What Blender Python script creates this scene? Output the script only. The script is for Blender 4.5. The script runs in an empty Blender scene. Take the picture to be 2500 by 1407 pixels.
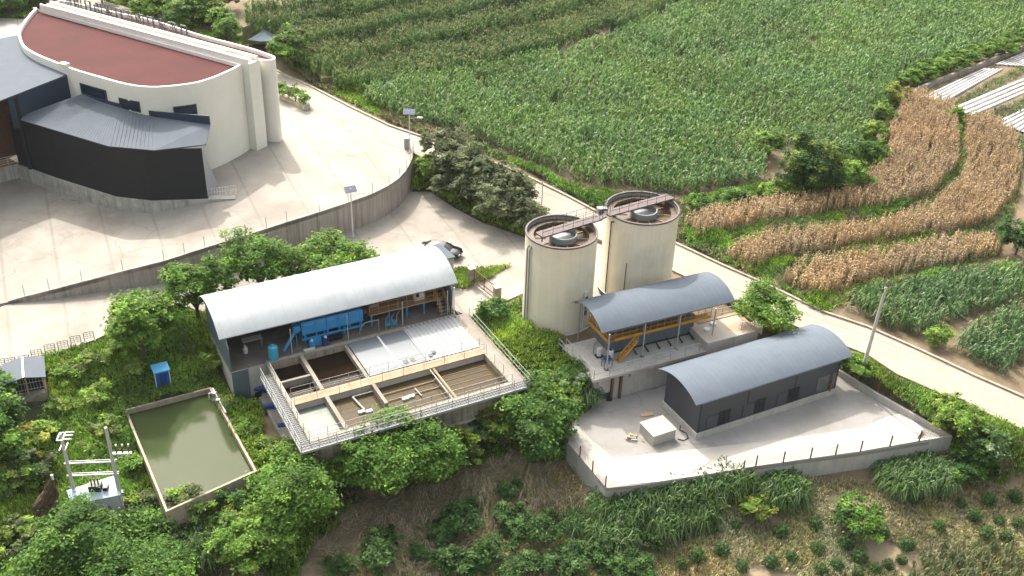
import bpy, math, random
import numpy as np
from mathutils import Vector, Matrix
from mathutils.geometry import delaunay_2d_cdt
random.seed(7); rng = np.random.default_rng(11)
C = bpy.context.scene.collection
# ------------------------------------------------------------------ camera
F_PX, PITCH, ROLL, HC, PW, PH = 2600.0, math.radians(31), math.radians(2), 55.0, 2500, 1407
_fw = np.array([0, math.cos(PITCH), -math.sin(PITCH)]); _r0 = np.array([1., 0, 0]); _u0 = np.cross(_r0, _fw)
_rt = _r0*math.cos(ROLL) + _u0*math.sin(ROLL); _up = -_r0*math.sin(ROLL) + _u0*math.cos(ROLL)
def at(px, py, z):
    """survey helper: the point of the photograph (px,py) on the level z"""
    d = _fw*F_PX + _rt*(px-PW/2) + _up*(PH/2-py)
    return np.array([0, 0, HC]) + d*((z-HC)/d[2])
def on(px, py, fn, n=14):
    z = 0.0
    for _ in range(n):
        p = at(px, py, z); z = .5*z + .5*float(fn(p[0], p[1]))
    return at(px, py, z)
cam = bpy.data.cameras.new('camera'); co = bpy.data.objects.new('camera', cam); C.objects.link(co)
cam.sensor_width = 36; cam.lens = 36*F_PX/PW; cam.clip_end = 3000; cam.clip_start = 1
M = Matrix.Identity(4)
for i in range(3): M[i][0], M[i][1], M[i][2] = _rt[i], _up[i], -_fw[i]
M[2][3] = HC; co.matrix_world = M
bpy.context.scene.camera = co
# ------------------------------------------------------------------ light
sc = bpy.context.scene
w = bpy.data.worlds.new('World'); sc.world = w; w.use_nodes = True
EL, AZ = math.radians(47), math.radians(24)          # sun stands behind the site, a little left
sky = w.node_tree.nodes.new('ShaderNodeTexSky'); sky.sky_type = 'NISHITA'; sky.sun_disc = False
sky.sun_elevation = EL; sky.sun_rotation = -AZ; sky.dust_density = 10; sky.air_density = 2.2
bg = w.node_tree.nodes['Background']; bg.inputs[1].default_value = .15
hs = w.node_tree.nodes.new('ShaderNodeHueSaturation'); hs.inputs['Saturation'].default_value = .45     # hazy, milky sky
w.node_tree.links.new(sky.outputs[0], hs.inputs['Color']); w.node_tree.links.new(hs.outputs[0], bg.inputs[0])
sl = bpy.data.lights.new('sun', 'SUN'); sl.energy = 2.0; sl.angle = math.radians(.6); sl.color = (1, .95, .86)
so = bpy.data.objects.new('sun', sl); C.objects.link(so)
sd = Vector((-math.sin(AZ)*math.cos(EL), math.cos(AZ)*math.cos(EL), math.sin(EL)))
so.rotation_euler = sd.to_track_quat('Z', 'Y').to_euler(); so.location = (-40, 200, 120)
sc.view_settings.view_transform = 'Standard'; sc.view_settings.look = 'None'
sc.view_settings.exposure = 1.35; sc.view_settings.gamma = 1
sc.cycles.max_bounces = 6; sc.cycles.diffuse_bounces = 4; sc.cycles.glossy_bounces = 3; sc.cycles.transmission_bounces = 3
# ------------------------------------------------------------------ materials
def mat(name, col, rough=.7, metal=0, var=.15, scale=1.5, bump=0, bscale=20, streak=0, stain=None, stain_amt=.5, stain_scale=.25, spec=.5, lines=None, detail=6, tint=False, cracks=0):
    m = bpy.data.materials.new(name); m.use_nodes = True; nt = m.node_tree; N = nt.nodes; L = nt.links
    b = N['Principled BSDF']; b.inputs['Roughness'].default_value = rough; b.inputs['Metallic'].default_value = metal
    b.inputs['Specular IOR Level'].default_value = spec
    geo = N.new('ShaderNodeNewGeometry'); pos = geo.outputs['Position']
    def noise(sc_, vec=pos, det=detail):
        n = N.new('ShaderNodeTexNoise'); n.inputs['Scale'].default_value = sc_; n.inputs['Detail'].default_value = det
        n.inputs['Roughness'].default_value = .62; L.new(vec, n.inputs['Vector']); return n.outputs['Fac']
    def mix(a, bb, fac, mode='MIX'):
        x = N.new('ShaderNodeMix'); x.data_type = 'RGBA'; x.blend_type = mode
        if isinstance(fac, float): x.inputs[0].default_value = fac
        else: L.new(fac, x.inputs[0])
        for s, k in ((a, 6), (bb, 7)):
            if isinstance(s, tuple): x.inputs[k].default_value = (*s[:3], 1)
            else: L.new(s, x.inputs[k])
        return x.outputs[2]
    def ramp(f, lo, hi):
        r = N.new('ShaderNodeMapRange'); r.inputs[1].default_value = lo; r.inputs[2].default_value = hi; r.clamp = True
        L.new(f, r.inputs[0]); return r.outputs[0]
    dark = tuple(c*(1-var) for c in col); light = tuple(min(.95, c*(1+var)) for c in col)
    out = mix(dark, light, ramp(noise(scale), .3, .7))
    if var: out = mix(out, tuple(c*(1-var*.8) for c in col), ramp(noise(scale*9), .52, .75))
    if stain: out = mix(out, stain, mathmul(N, L, ramp(noise(stain_scale), .48, .66), stain_amt))
    if streak:
        mp = N.new('ShaderNodeMapping'); mp.inputs['Scale'].default_value = (3.2, 3.2, .12); L.new(pos, mp.inputs[0])
        out = mix(out, tuple(c*.32 for c in col), mathmul(N, L, ramp(noise(1.0, mp.outputs[0]), .46, .72), streak))
    if lines:                                                       # (spacing, angle, strength) joints of a slab or seams
        sp, ang, st = lines
        mp = N.new('ShaderNodeMapping'); mp.inputs['Rotation'].default_value = (0, 0, -ang); L.new(pos, mp.inputs[0])
        wv = N.new('ShaderNodeTexWave'); wv.wave_type = 'BANDS'; wv.bands_direction = 'X'; wv.inputs['Scale'].default_value = .314/sp
        L.new(mp.outputs[0], wv.inputs[0])
        out = mix(out, tuple(c*.55 for c in col), mathmul(N, L, ramp(wv.outputs['Fac'], .985, 1.0), st))
    if cracks:
        vo = N.new('ShaderNodeTexVoronoi'); vo.feature = 'DISTANCE_TO_EDGE'; vo.inputs['Scale'].default_value = .16
        wp = N.new('ShaderNodeVectorMath'); wp.operation = 'MULTIPLY_ADD'; nz = N.new('ShaderNodeTexNoise'); nz.inputs['Scale'].default_value = .9; L.new(pos, nz.inputs[0]); L.new(nz.outputs['Color'], wp.inputs[0]); wp.inputs[1].default_value = (1.6, 1.6, 0); L.new(pos, wp.inputs[2]); L.new(wp.outputs[0], vo.inputs['Vector'])
        inv = N.new('ShaderNodeMapRange'); inv.inputs[1].default_value = .006; inv.inputs[2].default_value = .014; inv.inputs[3].default_value = 1; inv.inputs[4].default_value = 0; L.new(vo.outputs['Distance'], inv.inputs[0])
        msk = N.new('ShaderNodeMath'); msk.operation = 'MULTIPLY'; L.new(inv.outputs[0], msk.inputs[0]); L.new(ramp(noise(.07), .42, .6), msk.inputs[1])
        out = mix(out, tuple(c*.45 for c in col), mathmul(N, L, msk.outputs[0], cracks))
        out = mix(out, tuple(c*.7 for c in col), mathmul(N, L, ramp(noise(1.3), .6, .78), .5))
        out = mix(out, tuple(min(.9, c*1.22) for c in col), mathmul(N, L, ramp(noise(.5), .58, .72), .5))
    if tint:
        at_ = N.new('ShaderNodeAttribute'); at_.attribute_name = 'tint'; out = mix(out, at_.outputs['Color'], 1.0, 'MULTIPLY')
    L.new(out, b.inputs['Base Color'])
    if bump:
        bn = N.new('ShaderNodeBump'); bn.inputs['Strength'].default_value = bump; bn.inputs['Distance'].default_value = .05
        L.new(noise(bscale), bn.inputs['Height']); L.new(bn.outputs[0], b.inputs['Normal'])
    return m
def mathmul(N, L, a, v):
    x = N.new('ShaderNodeMath'); x.operation = 'MULTIPLY'; L.new(a, x.inputs[0]); x.inputs[1].default_value = v; return x.outputs[0]
def leaf_mat(name, rough=.5, trans=.3, spec=.35):
    m = bpy.data.materials.new(name); m.use_nodes = True; nt = m.node_tree; N = nt.nodes; L = nt.links
    b = N['Principled BSDF']; b.inputs['Roughness'].default_value = rough; b.inputs['Specular IOR Level'].default_value = spec
    a = N.new('ShaderNodeAttribute'); a.attribute_name = 'tint'
    L.new(a.outputs['Color'], b.inputs['Base Color'])
    t = N.new('ShaderNodeBsdfTranslucent'); mx = N.new('ShaderNodeMixShader'); mx.inputs[0].default_value = trans
    L.new(a.outputs['Color'], t.inputs[0]); L.new(b.outputs[0], mx.inputs[1]); L.new(t.outputs[0], mx.inputs[2])
    L.new(mx.outputs[0], N['Material Output'].inputs[0]); return m
def water_mat(name, col, rough=.05, murk=.9):
    m = bpy.data.materials.new(name); m.use_nodes = True; nt = m.node_tree; N = nt.nodes; L = nt.links
    b = N['Principled BSDF']; b.inputs['Roughness'].default_value = rough; b.inputs['IOR'].default_value = 1.33; b.inputs['Specular IOR Level'].default_value = .12
    g = N.new('ShaderNodeNewGeometry')
    n = N.new('ShaderNodeTexNoise'); n.inputs['Scale'].default_value = .22; n.inputs['Detail'].default_value = 3; L.new(g.outputs['Position'], n.inputs[0])
    x = N.new('ShaderNodeMix'); x.data_type = 'RGBA'; L.new(n.outputs['Fac'], x.inputs[0])
    x.inputs[6].default_value = (*[c*.75 for c in col], 1); x.inputs[7].default_value = (*[c*1.25 for c in col], 1)
    L.new(x.outputs[2], b.inputs['Base Color'])
    n2 = N.new('ShaderNodeTexNoise'); n2.inputs['Scale'].default_value = 2.5; L.new(g.outputs['Position'], n2.inputs[0])
    bp = N.new('ShaderNodeBump'); bp.inputs['Strength'].default_value = .04; bp.inputs['Distance'].default_value = .05
    L.new(n2.outputs['Fac'], bp.inputs['Height']); L.new(bp.outputs[0], b.inputs['Normal']); return m
A_SHED = math.radians(28)
MT = dict(
    soil=mat('soil', (.5, .5, .5), .95, var=.3, scale=.6, bump=.4, bscale=4, tint=True),
    paving=mat('pale_concrete', (.275, .25, .216), .85, var=.1, scale=.25, stain=(.19, .165, .135), stain_amt=.8, stain_scale=.13, bump=.1, lines=(5.0, math.radians(25), .45), cracks=.4),
    road=mat('road_concrete', (.295, .255, .21), .85, var=.08, scale=.4, stain=(.24, .195, .15), stain_amt=.5, stain_scale=.12, lines=(4.5, math.radians(60), .5), cracks=.3),
    yard=mat('yard_concrete', (.25, .238, .222), .85, var=.1, scale=.4, stain=(.19, .178, .16), stain_amt=.7, stain_scale=.22, cracks=.35),
    rwall=mat('weathered_concrete_wall', (.34, .30, .265), .9, var=.14, scale=.6, streak=.75),
    plinth=mat('stained_concrete', (.36, .35, .31), .9, var=.25, scale=.9, streak=.6),
    conc=mat('grey_concrete', (.40, .38, .35), .88, var=.12, scale=.8, streak=.25),
    conc_white=mat('light_concrete', (.36, .34, .30), .85, var=.08, scale=.9),
    conc_tan=mat('tan_concrete', (.32, .215, .135), .9, var=.12, scale=.9, stain=(.36, .28, .20), stain_amt=.6, stain_scale=.5),
    conc_stained=mat('streaky_tank_wall', (.30, .26, .20), .9, var=.25, scale=.8, streak=1.0),
    pond_wall=mat('pond_concrete', (.33, .275, .21), .9, var=.15, scale=.8, streak=.45),
    plaster=mat('white_plaster', (.72, .70, .63), .85, var=.04, scale=.35, streak=.03),
    coping=mat('white_coping', (.74, .71, .66), .8, var=.05, scale=1.2),
    spine=mat('mossy_white_slab', (.55, .54, .50), .85, var=.12, scale=1.0, stain=(.30, .31, .28), stain_amt=.6, stain_scale=.7),
    redroof=mat('red_roof_paint', (.074, .022, .022), .9, var=.12, scale=.35, stain=(.058, .021, .020), stain_amt=.6, stain_scale=.2, spec=.15),
    darkclad=mat('dark_cladding', (.006, .0075, .0105), .75, var=.15, scale=.8),
    navy=mat('navy_cladding', (.020, .034, .062), .55, var=.1, scale=.8),
    greyroof=mat('grey_sheet_roof', (.112, .128, .15), .85, metal=.0, var=.06, scale=.8, spec=.08),
    blueroof=mat('blue_grey_sheet_roof', (.118, .140, .170), .85, metal=.0, var=.06, scale=.9, spec=.08, stain=(.135, .155, .18), stain_amt=.5, stain_scale=.5),
    whiteroof=mat('white_sheet_roof', (.36, .385, .40), .75, var=.05, scale=.7, spec=.15, stain=(.25, .265, .27), stain_amt=.35, stain_scale=.4),
    shedwall=mat('dark_grey_panel', (.036, .042, .053), .5, var=.08, scale=1.0),
    panel=mat('blue_grey_panel', (.10, .125, .15), .5, var=.08, scale=1.0),
    lightpanel=mat('light_grey_panel', (.28, .29, .31), .5, var=.06),
    glass=mat('dark_window', (.008, .010, .013), .12, var=.05),
    darkglass=mat('navy_window', (.010, .020, .035), .25, var=.1),
    black=mat('black_paint', (.012, .012, .013), .5, var=.1),
    galv=mat('galvanised_steel', (.33, .335, .34), .55, metal=.15, var=.08),
    grate=mat('steel_grating', (.13, .135, .135), .7, metal=.1, var=.15, scale=6),
    signsteel=mat('dull_steel', (.10, .105, .11), .6, var=.1),
    steel=mat('grey_steel', (.28, .29, .31), .5, metal=.3, var=.1),
    white=mat('white_paint', (.60, .60, .58), .5, var=.04),
    rust=mat('rusty_steel', (.13, .065, .045), .8, var=.25, scale=3),
    brownpaint=mat('brown_paint', (.10, .032, .022), .6, var=.15),
    deckplate=mat('brown_deck_plate', (.105, .078, .078), .7, var=.15, scale=1.5),
    cream=mat('cream_tank_paint', (.74, .68, .545), .5, var=.04, scale=.4, streak=.12, stain=(.52,.44,.30), stain_amt=.35, stain_scale=.35),
    tankin=mat('grey_tank_inside', (.22, .245, .24), .7, var=.1, scale=1),
    mud=mat('rusty_brown_liquid', (.062, .037, .018), .35, var=.4, scale=1.2),
    yellow=mat('yellow_paint', (.46, .23, .03), .5, var=.12, scale=2),
    ochre=mat('ochre_paint', (.30, .165, .05), .6, var=.15, scale=2),
    blue=mat('bright_blue_paint', (.03, .24, .52), .45, var=.08, scale=2),
    cyan=mat('cyan_paint', (.04, .28, .42), .45, var=.06, scale=2),
    pumpblue=mat('deep_blue_paint', (.015, .045, .20), .45, var=.1),
    boxblue=mat('blue_cabin_paint', (.012, .10, .36), .5, var=.05),
    skyblue=mat('sky_blue_sheet', (.10, .36, .62), .5, var=.05),
    pale=mat('pale_blue_sheet', (.32, .40, .47), .5, var=.06),
    purple=mat('lilac_panel', (.55, .52, .60), .6, var=.06),
    cover1=mat('grey_cover_sheet', (.10, .118, .135), .5, var=.06),
    cover2=mat('white_ribbed_sheet', (.30, .31, .32), .7, var=.05),
    bark=mat('bark', (.12, .09, .06), .95, var=.3, scale=3),
    pole=mat('concrete_pole', (.45, .43, .40), .85, var=.08, scale=1),
    carpaint=mat('black_car_paint', (.010, .011, .013), .12, var=.05, spec=.8),
    rubber=mat('rubber', (.015, .015, .015), .8, var=.1),
    pv=mat('solar_panel', (.20, .22, .29), .25, var=.1),  # lighter lavender base puts the panel's reflection into its colour
    orangefloor=mat('orange_floor', (.42, .20, .07), .6, var=.1),
    film=mat('white_mulch_film', (.50, .49, .49), .4, var=.1, scale=2),
    stone=mat('rubble_stone', (.30, .26, .21), .9, var=.35, scale=1.4),
    thatch=mat('withered_brown_vine', (.075, .045, .028), .95, var=.4, scale=4, bump=.8, bscale=9),
    bank=mat('grassy_bank', (.085, .095, .035), .95, var=.35, scale=1.5, stain=(.24, .19, .10), stain_amt=.7, stain_scale=.3),
    shedfloor=mat('shaded_shed_floor', (.15, .13, .11), .85, var=.25, scale=1.2, stain=(.07, .06, .05), stain_amt=.6, stain_scale=.6),  # brown-grey floor, colour darkened to paint in the shade under the roof
    tent=mat('pale_tent_sheet', (.62, .73, .82), .7, var=.08, scale=2),
    divider=mat('weathered_divider', (.245, .215, .18), .9, var=.15, scale=1.2, stain=(.16, .135, .11), stain_amt=.6, stain_scale=.6, streak=.3),
    wood=mat('timber', (.40, .27, .16), .8, var=.2, scale=2),
    sludge=mat('grey_green_water_film', (.095, .12, .09), .5, var=.12, scale=2),
)
LEAF = leaf_mat('leaf', .6, .48, .15); STRAW = leaf_mat('straw', .7, .15, .2); MAIZE = leaf_mat('maize_leaf', .55, .26, .2); GLOSSY = leaf_mat('glossy_leaf', .55, .3, .2)
W_POND = water_mat('green_pond_water', (.040, .054, .022), .08); W_BROWN = water_mat('brown_basin_water', (.060, .045, .024), .1); W_DARK = water_mat('dark_brown_water', (.014, .009, .005), .06)
# ------------------------------------------------------------------ mesh helpers
V3 = lambda *a: np.array(a, float)
class MB:
    def __init__(s): s.v = []; s.f = []; s.mi = []
    def add(s, vs, fs, mi=0):
        k = len(s.v); s.v += [tuple(map(float, p)) for p in vs]; s.f += [tuple(i+k for i in f) for f in fs]; s.mi += [mi]*len(fs); return s
    def box(s, o, a, b, c, mi=0):
        o, a, b, c = (np.array(q, float) for q in (o, a, b, c))
        if np.dot(np.cross(a, b), c) < 0: a, b = b, a
        return s.add([o, o+a, o+a+b, o+b, o+c, o+a+c, o+a+b+c, o+b+c], [(3,2,1,0),(4,5,6,7),(0,1,5,4),(1,2,6,5),(2,3,7,6),(3,0,4,7)], mi)
    def cbox(s, c, sx, sy, sz, ang=0, mi=0):      # centre of base, sizes, heading
        u = V3(math.cos(ang), math.sin(ang), 0); v = V3(-u[1], u[0], 0)
        return s.box(np.array(c, float)-u*sx/2-v*sy/2, u*sx, v*sy, V3(0, 0, sz), mi)
    def beam(s, p, q, w_, h_=None, mi=0):
        p, q = np.array(p, float), np.array(q, float); d = q-p; h_ = h_ or w_
        n = d/np.linalg.norm(d); a = np.cross(n, V3(0, 0, 1)); a = a/np.linalg.norm(a) if np.linalg.norm(a) > 1e-4 else V3(1, 0, 0); b = np.cross(a, n)
        return s.box(p-a*w_/2-b*h_/2, a*w_, b*h_, d, mi)
    def tube(s, p, q, r, n=6, r2=None, mi=0):
        p, q = np.array(p, float), np.array(q, float); r2 = r if r2 is None else r2
        d = (q-p)/np.linalg.norm(q-p); a = np.cross(d, V3(0, 0, 1)); a = a/np.linalg.norm(a) if np.linalg.norm(a) > 1e-4 else V3(1, 0, 0); b = np.cross(d, a)
        vs = [p+(a*math.cos(t)+b*math.sin(t))*r for t in np.linspace(0, 2*math.pi, n, False)] + [q+(a*math.cos(t)+b*math.sin(t))*r2 for t in np.linspace(0, 2*math.pi, n, False)]
        return s.add(vs, [(i, (i+1) % n, n+(i+1) % n, n+i) for i in range(n)] + [tuple(range(n))[::-1], tuple(range(n, 2*n))], mi)
    def path(s, pts, r, n=6):
        for a, b in zip(pts[:-1], pts[1:]): s.tube(a, b, r, n)
        return s
    def lathe(s, c, prof, n=48, mi=0, close=False):
        vs = []; k = len(prof)
        for i in range(n):
            t = 2*math.pi*i/n; vs += [(c[0]+r*math.cos(t), c[1]+r*math.sin(t), z) for r, z in prof]
        fs = [(i*k+j, ((i+1) % n)*k+j, ((i+1) % n)*k+j+1, i*k+j+1) for i in range(n) for j in range(k-1)]
        if close: fs += [(i*k+k-1, ((i+1) % n)*k+k-1, ((i+1) % n)*k, i*k) for i in range(n)]
        return s.add(vs, fs, mi)
    def disc(s, c, r, z, n=40, mi=0): return s.add([(c[0]+r*math.cos(t), c[1]+r*math.sin(t), z) for t in np.linspace(0, 2*math.pi, n, False)], [tuple(range(n))], mi)
    def prism(s, pts, z0, z1, mi=0):
        n = len(pts); a = sum(pts[i][0]*pts[(i+1) % n][1]-pts[(i+1) % n][0]*pts[i][1] for i in range(n))
        if a < 0: pts = pts[::-1]
        return s.add([(p[0], p[1], z0) for p in pts]+[(p[0], p[1], z1) for p in pts], [tuple(range(n))[::-1], tuple(range(n, 2*n))]+[(i, (i+1) % n, n+(i+1) % n, n+i) for i in range(n)], mi)
    def ribbon_wall(s, pts_top, pts_bot, th, side=1, mi=0):
        """wall along a polyline: top and bottom points (3D), thickness to one side"""
        n = len(pts_top); t = np.array(pts_top, float); b = np.array(pts_bot, float)
        nrm = []
        for i in range(n):
            d = t[min(i+1, n-1)]-t[max(i-1, 0)]; d = V3(-d[1], d[0], 0); nrm.append(side*th*d/np.linalg.norm(d))
        nrm = np.array(nrm)
        vs = np.concatenate([b, t, t+nrm, b+nrm]); fs = []
        for i in range(n-1):
            for k in range(4):
                k2 = (k+1) % 4; fs.append((k*n+i, k*n+i+1, k2*n+i+1, k2*n+i))
        fs += [(0, n, 2*n, 3*n), (n-1, 2*n-1, 3*n-1, 4*n-1)[::-1]]
        return s.add(vs, fs, mi)
    def build(s, name, m, parent=None, loc=None, smooth=False, label=None):
        base = np.array(parent['_o'][:]) if parent is not None else (np.array(loc, float) if loc is not None else np.mean(np.array(s.v), 0)*[1, 1, 0] + [0, 0, min(p[2] for p in s.v)])
        me = bpy.data.meshes.new(name); vs = np.array(s.v)-base
        me.from_pydata(vs.tolist(), [], s.f); ms = m if isinstance(m, (list, tuple)) else [m]
        for q in ms: me.materials.append(q)
        me.polygons.foreach_set('material_index', s.mi)
        import bmesh
        bm = bmesh.new(); bm.from_mesh(me); bmesh.ops.recalc_face_normals(bm, faces=bm.faces); bm.to_mesh(me); bm.free()
        if smooth: 
            me.polygons.foreach_set('use_smooth', [True]*len(me.polygons))
            try: me.set_sharp_from_angle(angle=math.radians(38))
            except Exception: pass
        me.update(); o = bpy.data.objects.new(name, me); C.objects.link(o); o['_o'] = [float(q) for q in base]
        if parent is not None: o.parent = parent
        else: o.location = base
        if label: o['label'] = label
        return o
def tag(o, label, cat, group=None, kind=None):
    if label: o['label'] = label
    if cat: o['category'] = cat
    if group: o['group'] = group
    if kind: o['kind'] = kind
    return o
def thing(name, label, cat, loc, group=None):
    o = bpy.data.objects.new(name, None); C.objects.link(o); o.empty_display_size = .3
    o.location = tuple(float(q) for q in loc); o['_o'] = [float(q) for q in loc]
    return tag(o, label, cat, group)
def copy_thing(o, loc, rotz=None, label=None, scale=None):
    def cp(x, par):
        c = x.copy(); C.objects.link(c)
        if par is not None: c.parent = par
        for ch in [q for q in bpy.data.objects if q.parent == x and q.name not in skip]: cp(ch, c)
        skip.add(c.name); return c
    skip = set(); r = cp(o, None); r.location = tuple(float(q) for q in loc); r['_o'] = [float(q) for q in loc]
    if rotz is not None: r.rotation_euler = (0, 0, rotz)
    if label: r['label'] = label
    if scale is not None: r.scale = (scale,)*3 if not isinstance(scale, tuple) else scale
    return r
def struct(o): o['kind'] = 'structure'; return o
# quads in bulk (leaves, blades), one flat tint per face
class Leaves:
    def __init__(s): s.q = []; s.t = []
    def put(s, quads, tint): s.q.append(quads); s.t.append(tint)
    def build(s, name, m, parent=None, loc=None):
        q = np.concatenate(s.q); t = np.concatenate(s.t); n = len(q)
        base = np.array(parent['_o'][:]) if parent is not None else np.array(loc if loc is not None else [*q.reshape(-1, 3).mean(0)[:2], q[..., 2].min()], float)
        me = bpy.data.meshes.new(name); me.vertices.add(n*4); me.loops.add(n*4); me.polygons.add(n)
        me.vertices.foreach_set('co', (q.reshape(-1, 3)-base).astype(np.float32).ravel())
        me.loops.foreach_set('vertex_index', np.arange(n*4, dtype=np.int32))
        me.polygons.foreach_set('loop_start', np.arange(0, n*4, 4, dtype=np.int32)); me.polygons.foreach_set('loop_total', np.full(n, 4, np.int32))
        a = me.attributes.new('tint', 'FLOAT_COLOR', 'FACE'); a.data.foreach_set('color', np.concatenate([t, np.ones((n, 1))], 1).astype(np.float32).ravel())
        me.materials.append(m); me.update(calc_edges=True)
        o = bpy.data.objects.new(name, me); C.objects.link(o); o['_o'] = [float(x) for x in base]
        if parent is not None: o.parent = parent
        else: o.location = base
        return o
def unit(a): return a/np.maximum(np.linalg.norm(a, axis=-1, keepdims=True), 1e-9)
def rdir(n, up=0.): d = rng.normal(size=(n, 3)); d[:, 2] += up; return unit(d)
def pal(n, cols, jitter=.18):
    cols = np.array(cols); k = rng.integers(0, len(cols), n); k2 = rng.integers(0, len(cols), n); a = rng.random((n, 1))
    return np.clip((cols[k]*a+cols[k2]*(1-a))*(1+rng.normal(size=(n, 1))*jitter), .004, .9)
def leaf_quads(p, nrm, ln, wd):
    n = len(p); a = unit(np.cross(nrm, rdir(n))); b = np.cross(nrm, a); ln = np.broadcast_to(ln, n)[:, None]; wd = np.broadcast_to(wd, n)[:, None]
    return np.stack([p-a*ln/2, p+b*wd/2, p+a*ln/2, p-b*wd/2], 1)
def blades(p, az, ln, rise, wd, droop):
    """arched blades from points p, heading az; two quads each"""
    h = np.stack([np.cos(az), np.sin(az), 0*az], 1); s = np.stack([-np.sin(az), np.cos(az), 0*az], 1); up = np.array([0, 0, 1.])
    ln, rise, wd, droop = (np.broadcast_to(x, len(p))[:, None] for x in (ln, rise, wd, droop))
    m = p + h*ln*.45 + up*rise; t = p + h*ln + up*(rise-droop)
    a = np.stack([p-s*wd*.4, p+s*wd*.4, m+s*wd*.5, m-s*wd*.5], 1); b = np.stack([m-s*wd*.5, m+s*wd*.5, t+s*wd*.08, t-s*wd*.08], 1)
    return np.concatenate([a, b])
def inpoly(P, poly):
    x, y = P[:, 0], P[:, 1]; c = np.zeros(len(P), bool); n = len(poly)
    for i in range(n):
        x1, y1 = poly[i][0], poly[i][1]; x2, y2 = poly[(i+1) % n][0], poly[(i+1) % n][1]
        if y1 == y2: continue
        c ^= ((y1 > y) != (y2 > y)) & (x < (x2-x1)*(y-y1)/(y2-y1)+x1)
    return c
def edgedist(P, poly):
    d = np.full(len(P), 1e9); n = len(poly)
    for i in range(n):
        a = np.array(poly[i][:2]); b = np.array(poly[(i+1) % n][:2]); ab = b-a
        t = np.clip(((P-a)@ab)/max(ab@ab, 1e-9), 0, 1); d = np.minimum(d, np.linalg.norm(P-(a+t[:, None]*ab), axis=1))
    return d
class RBF:
    def __init__(s, pts):
        s.p = np.array(pts, float); n = len(s.p); X = s.p[:, :2]
        K = np.linalg.norm(X[:, None]-X[None], axis=2) + 1e-6*np.eye(n); T = np.concatenate([np.ones((n, 1)), X/100], 1)
        A = np.block([[-K+.0*np.eye(n), T], [T.T, np.zeros((3, 3))]]); s.w = np.linalg.lstsq(A, np.concatenate([s.p[:, 2], np.zeros(3)]), rcond=None)[0]
    def __call__(s, x, y):
        sc_ = np.isscalar(x) or np.ndim(x) == 0; P = np.stack([np.atleast_1d(x), np.atleast_1d(y)], 1).astype(float); out = np.empty(len(P))
        for i in range(0, len(P), 20000):
            q = P[i:i+20000]; K = np.linalg.norm(q[:, None]-s.p[None, :, :2], axis=2)
            out[i:i+20000] = -K@s.w[:len(s.p)] + np.concatenate([np.ones((len(q), 1)), q/100], 1)@s.w[len(s.p):]
        return out[0] if sc_ else out
def vnoise(x, y, s, seed=0):
    """smooth value noise 0..1"""
    r = np.random.default_rng(seed); g = r.random((257, 257)); x = x/s+1000.3; y = y/s+1000.7
    xi = np.floor(x).astype(int); yi = np.floor(y).astype(int); fx = x-xi; fy = y-yi; fx = fx*fx*(3-2*fx); fy = fy*fy*(3-2*fy); q = lambda a, b: g[a % 257, b % 257]
    return (q(xi, yi)*(1-fx)+q(xi+1, yi)*fx)*(1-fy)+(q(xi, yi+1)*(1-fx)+q(xi+1, yi+1)*fx)*fy
# ------------------------------------------------------------------ levels of the site
TERR = RBF([(*at(x, y, z)[:2], z) for x, y, z in [
    (1005,385,3.5),(985,430,3.4),(860,490,3.4),(700,545,3.3),(550,590,2.95),(400,640,2.4),(250,678,1.6),(120,712,.9),(20,738,.2),(-150,780,-.2),
    (690,350,3.6),(632,388,3.6),(525,415,3.6),(507,495,3.3),(440,512,2.7),(372,522,2.2),(284,520,2.0),(150,470,1.9),(50,440,1.9),(-100,430,1.9),(-100,560,1.4),(100,600,1.6),
    (800,300,3.9),(900,370,3.7),(690,205,4.2),(500,100,4.2),(300,0,4.2),(0,60,4.0),(-200,120,4.0),(-100,260,3.6)]])
ROADPX_R = [(560,95,4.6),(640,155,4.4),(680,178,4.3),(760,215,4.15),(850,262,4.0),(950,310,3.85),(1068,350,3.5),(1180,390,2.9),(1290,436,2.2),(1380,480,1.6),(1470,528,1.1),(1560,560,.7),(1650,598,.3),(1756,648,-.1),(1867,697,-.5),(2011,766,-.85),(2115,801,-1.1),(2237,855,-1.4),(2376,920,-1.75),(2495,972,-2.05),(2620,1030,-2.4),(2800,1115,-2.9),(3100,1255,-3.4),(3500,1440,-4.0)]
ROADPX_L = [(520,135,4.6),(610,185,4.4),(680,225,4.3),(760,272,4.15),(850,318,4.0),(940,350,3.85),(1005,372,3.5),(1090,412,2.9),(1190,462,2.2),(1290,512,1.6),(1400,560,1.1),(1500,600,.7),(1600,640,.3),(1690,684,-.1),(1800,735,-.5),(1950,800,-.85),(2118,866,-1.1),(2190,914,-1.4),(2285,956,-1.75),(2399,1004,-2.05),(2540,1068,-2.4),(2700,1145,-2.9),(3000,1290,-3.4),(3380,1475,-4.0)]
ROAD_R = [at(*p) for p in ROADPX_R]; ROAD_L = [at(*p) for p in ROADPX_L]
LOWRBF = RBF([(*at(x, y, z)[:2], z) for x, y, z in [(-200,900,-.2),(0,900,0),(300,790,0),(20,750,0),(400,690,0),(862,577,0),(985,495,.1),(1060,470,.2),(1180,545,.1),(1280,582,.2),(1100,655,0),(1250,700,-.1),(1300,585,.25),(1430,560,.75),(1520,605,.5),(1600,640,.2),(1600,690,0),(1400,700,0),(1225,735,-.2)]])
def poly_on(px, fn): return [on(x, y, fn) for x, y in px]
WALL_T = [(20,738),(60,727),(120,712),(200,691),(300,665),(400,640),(500,608),(600,577),(700,545),(780,520),(850,497),(910,475),(950,455),(975,437),(992,418),(1002,400),(1008,385),(1009,370)]
wall_top = poly_on(WALL_T, TERR)
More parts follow.
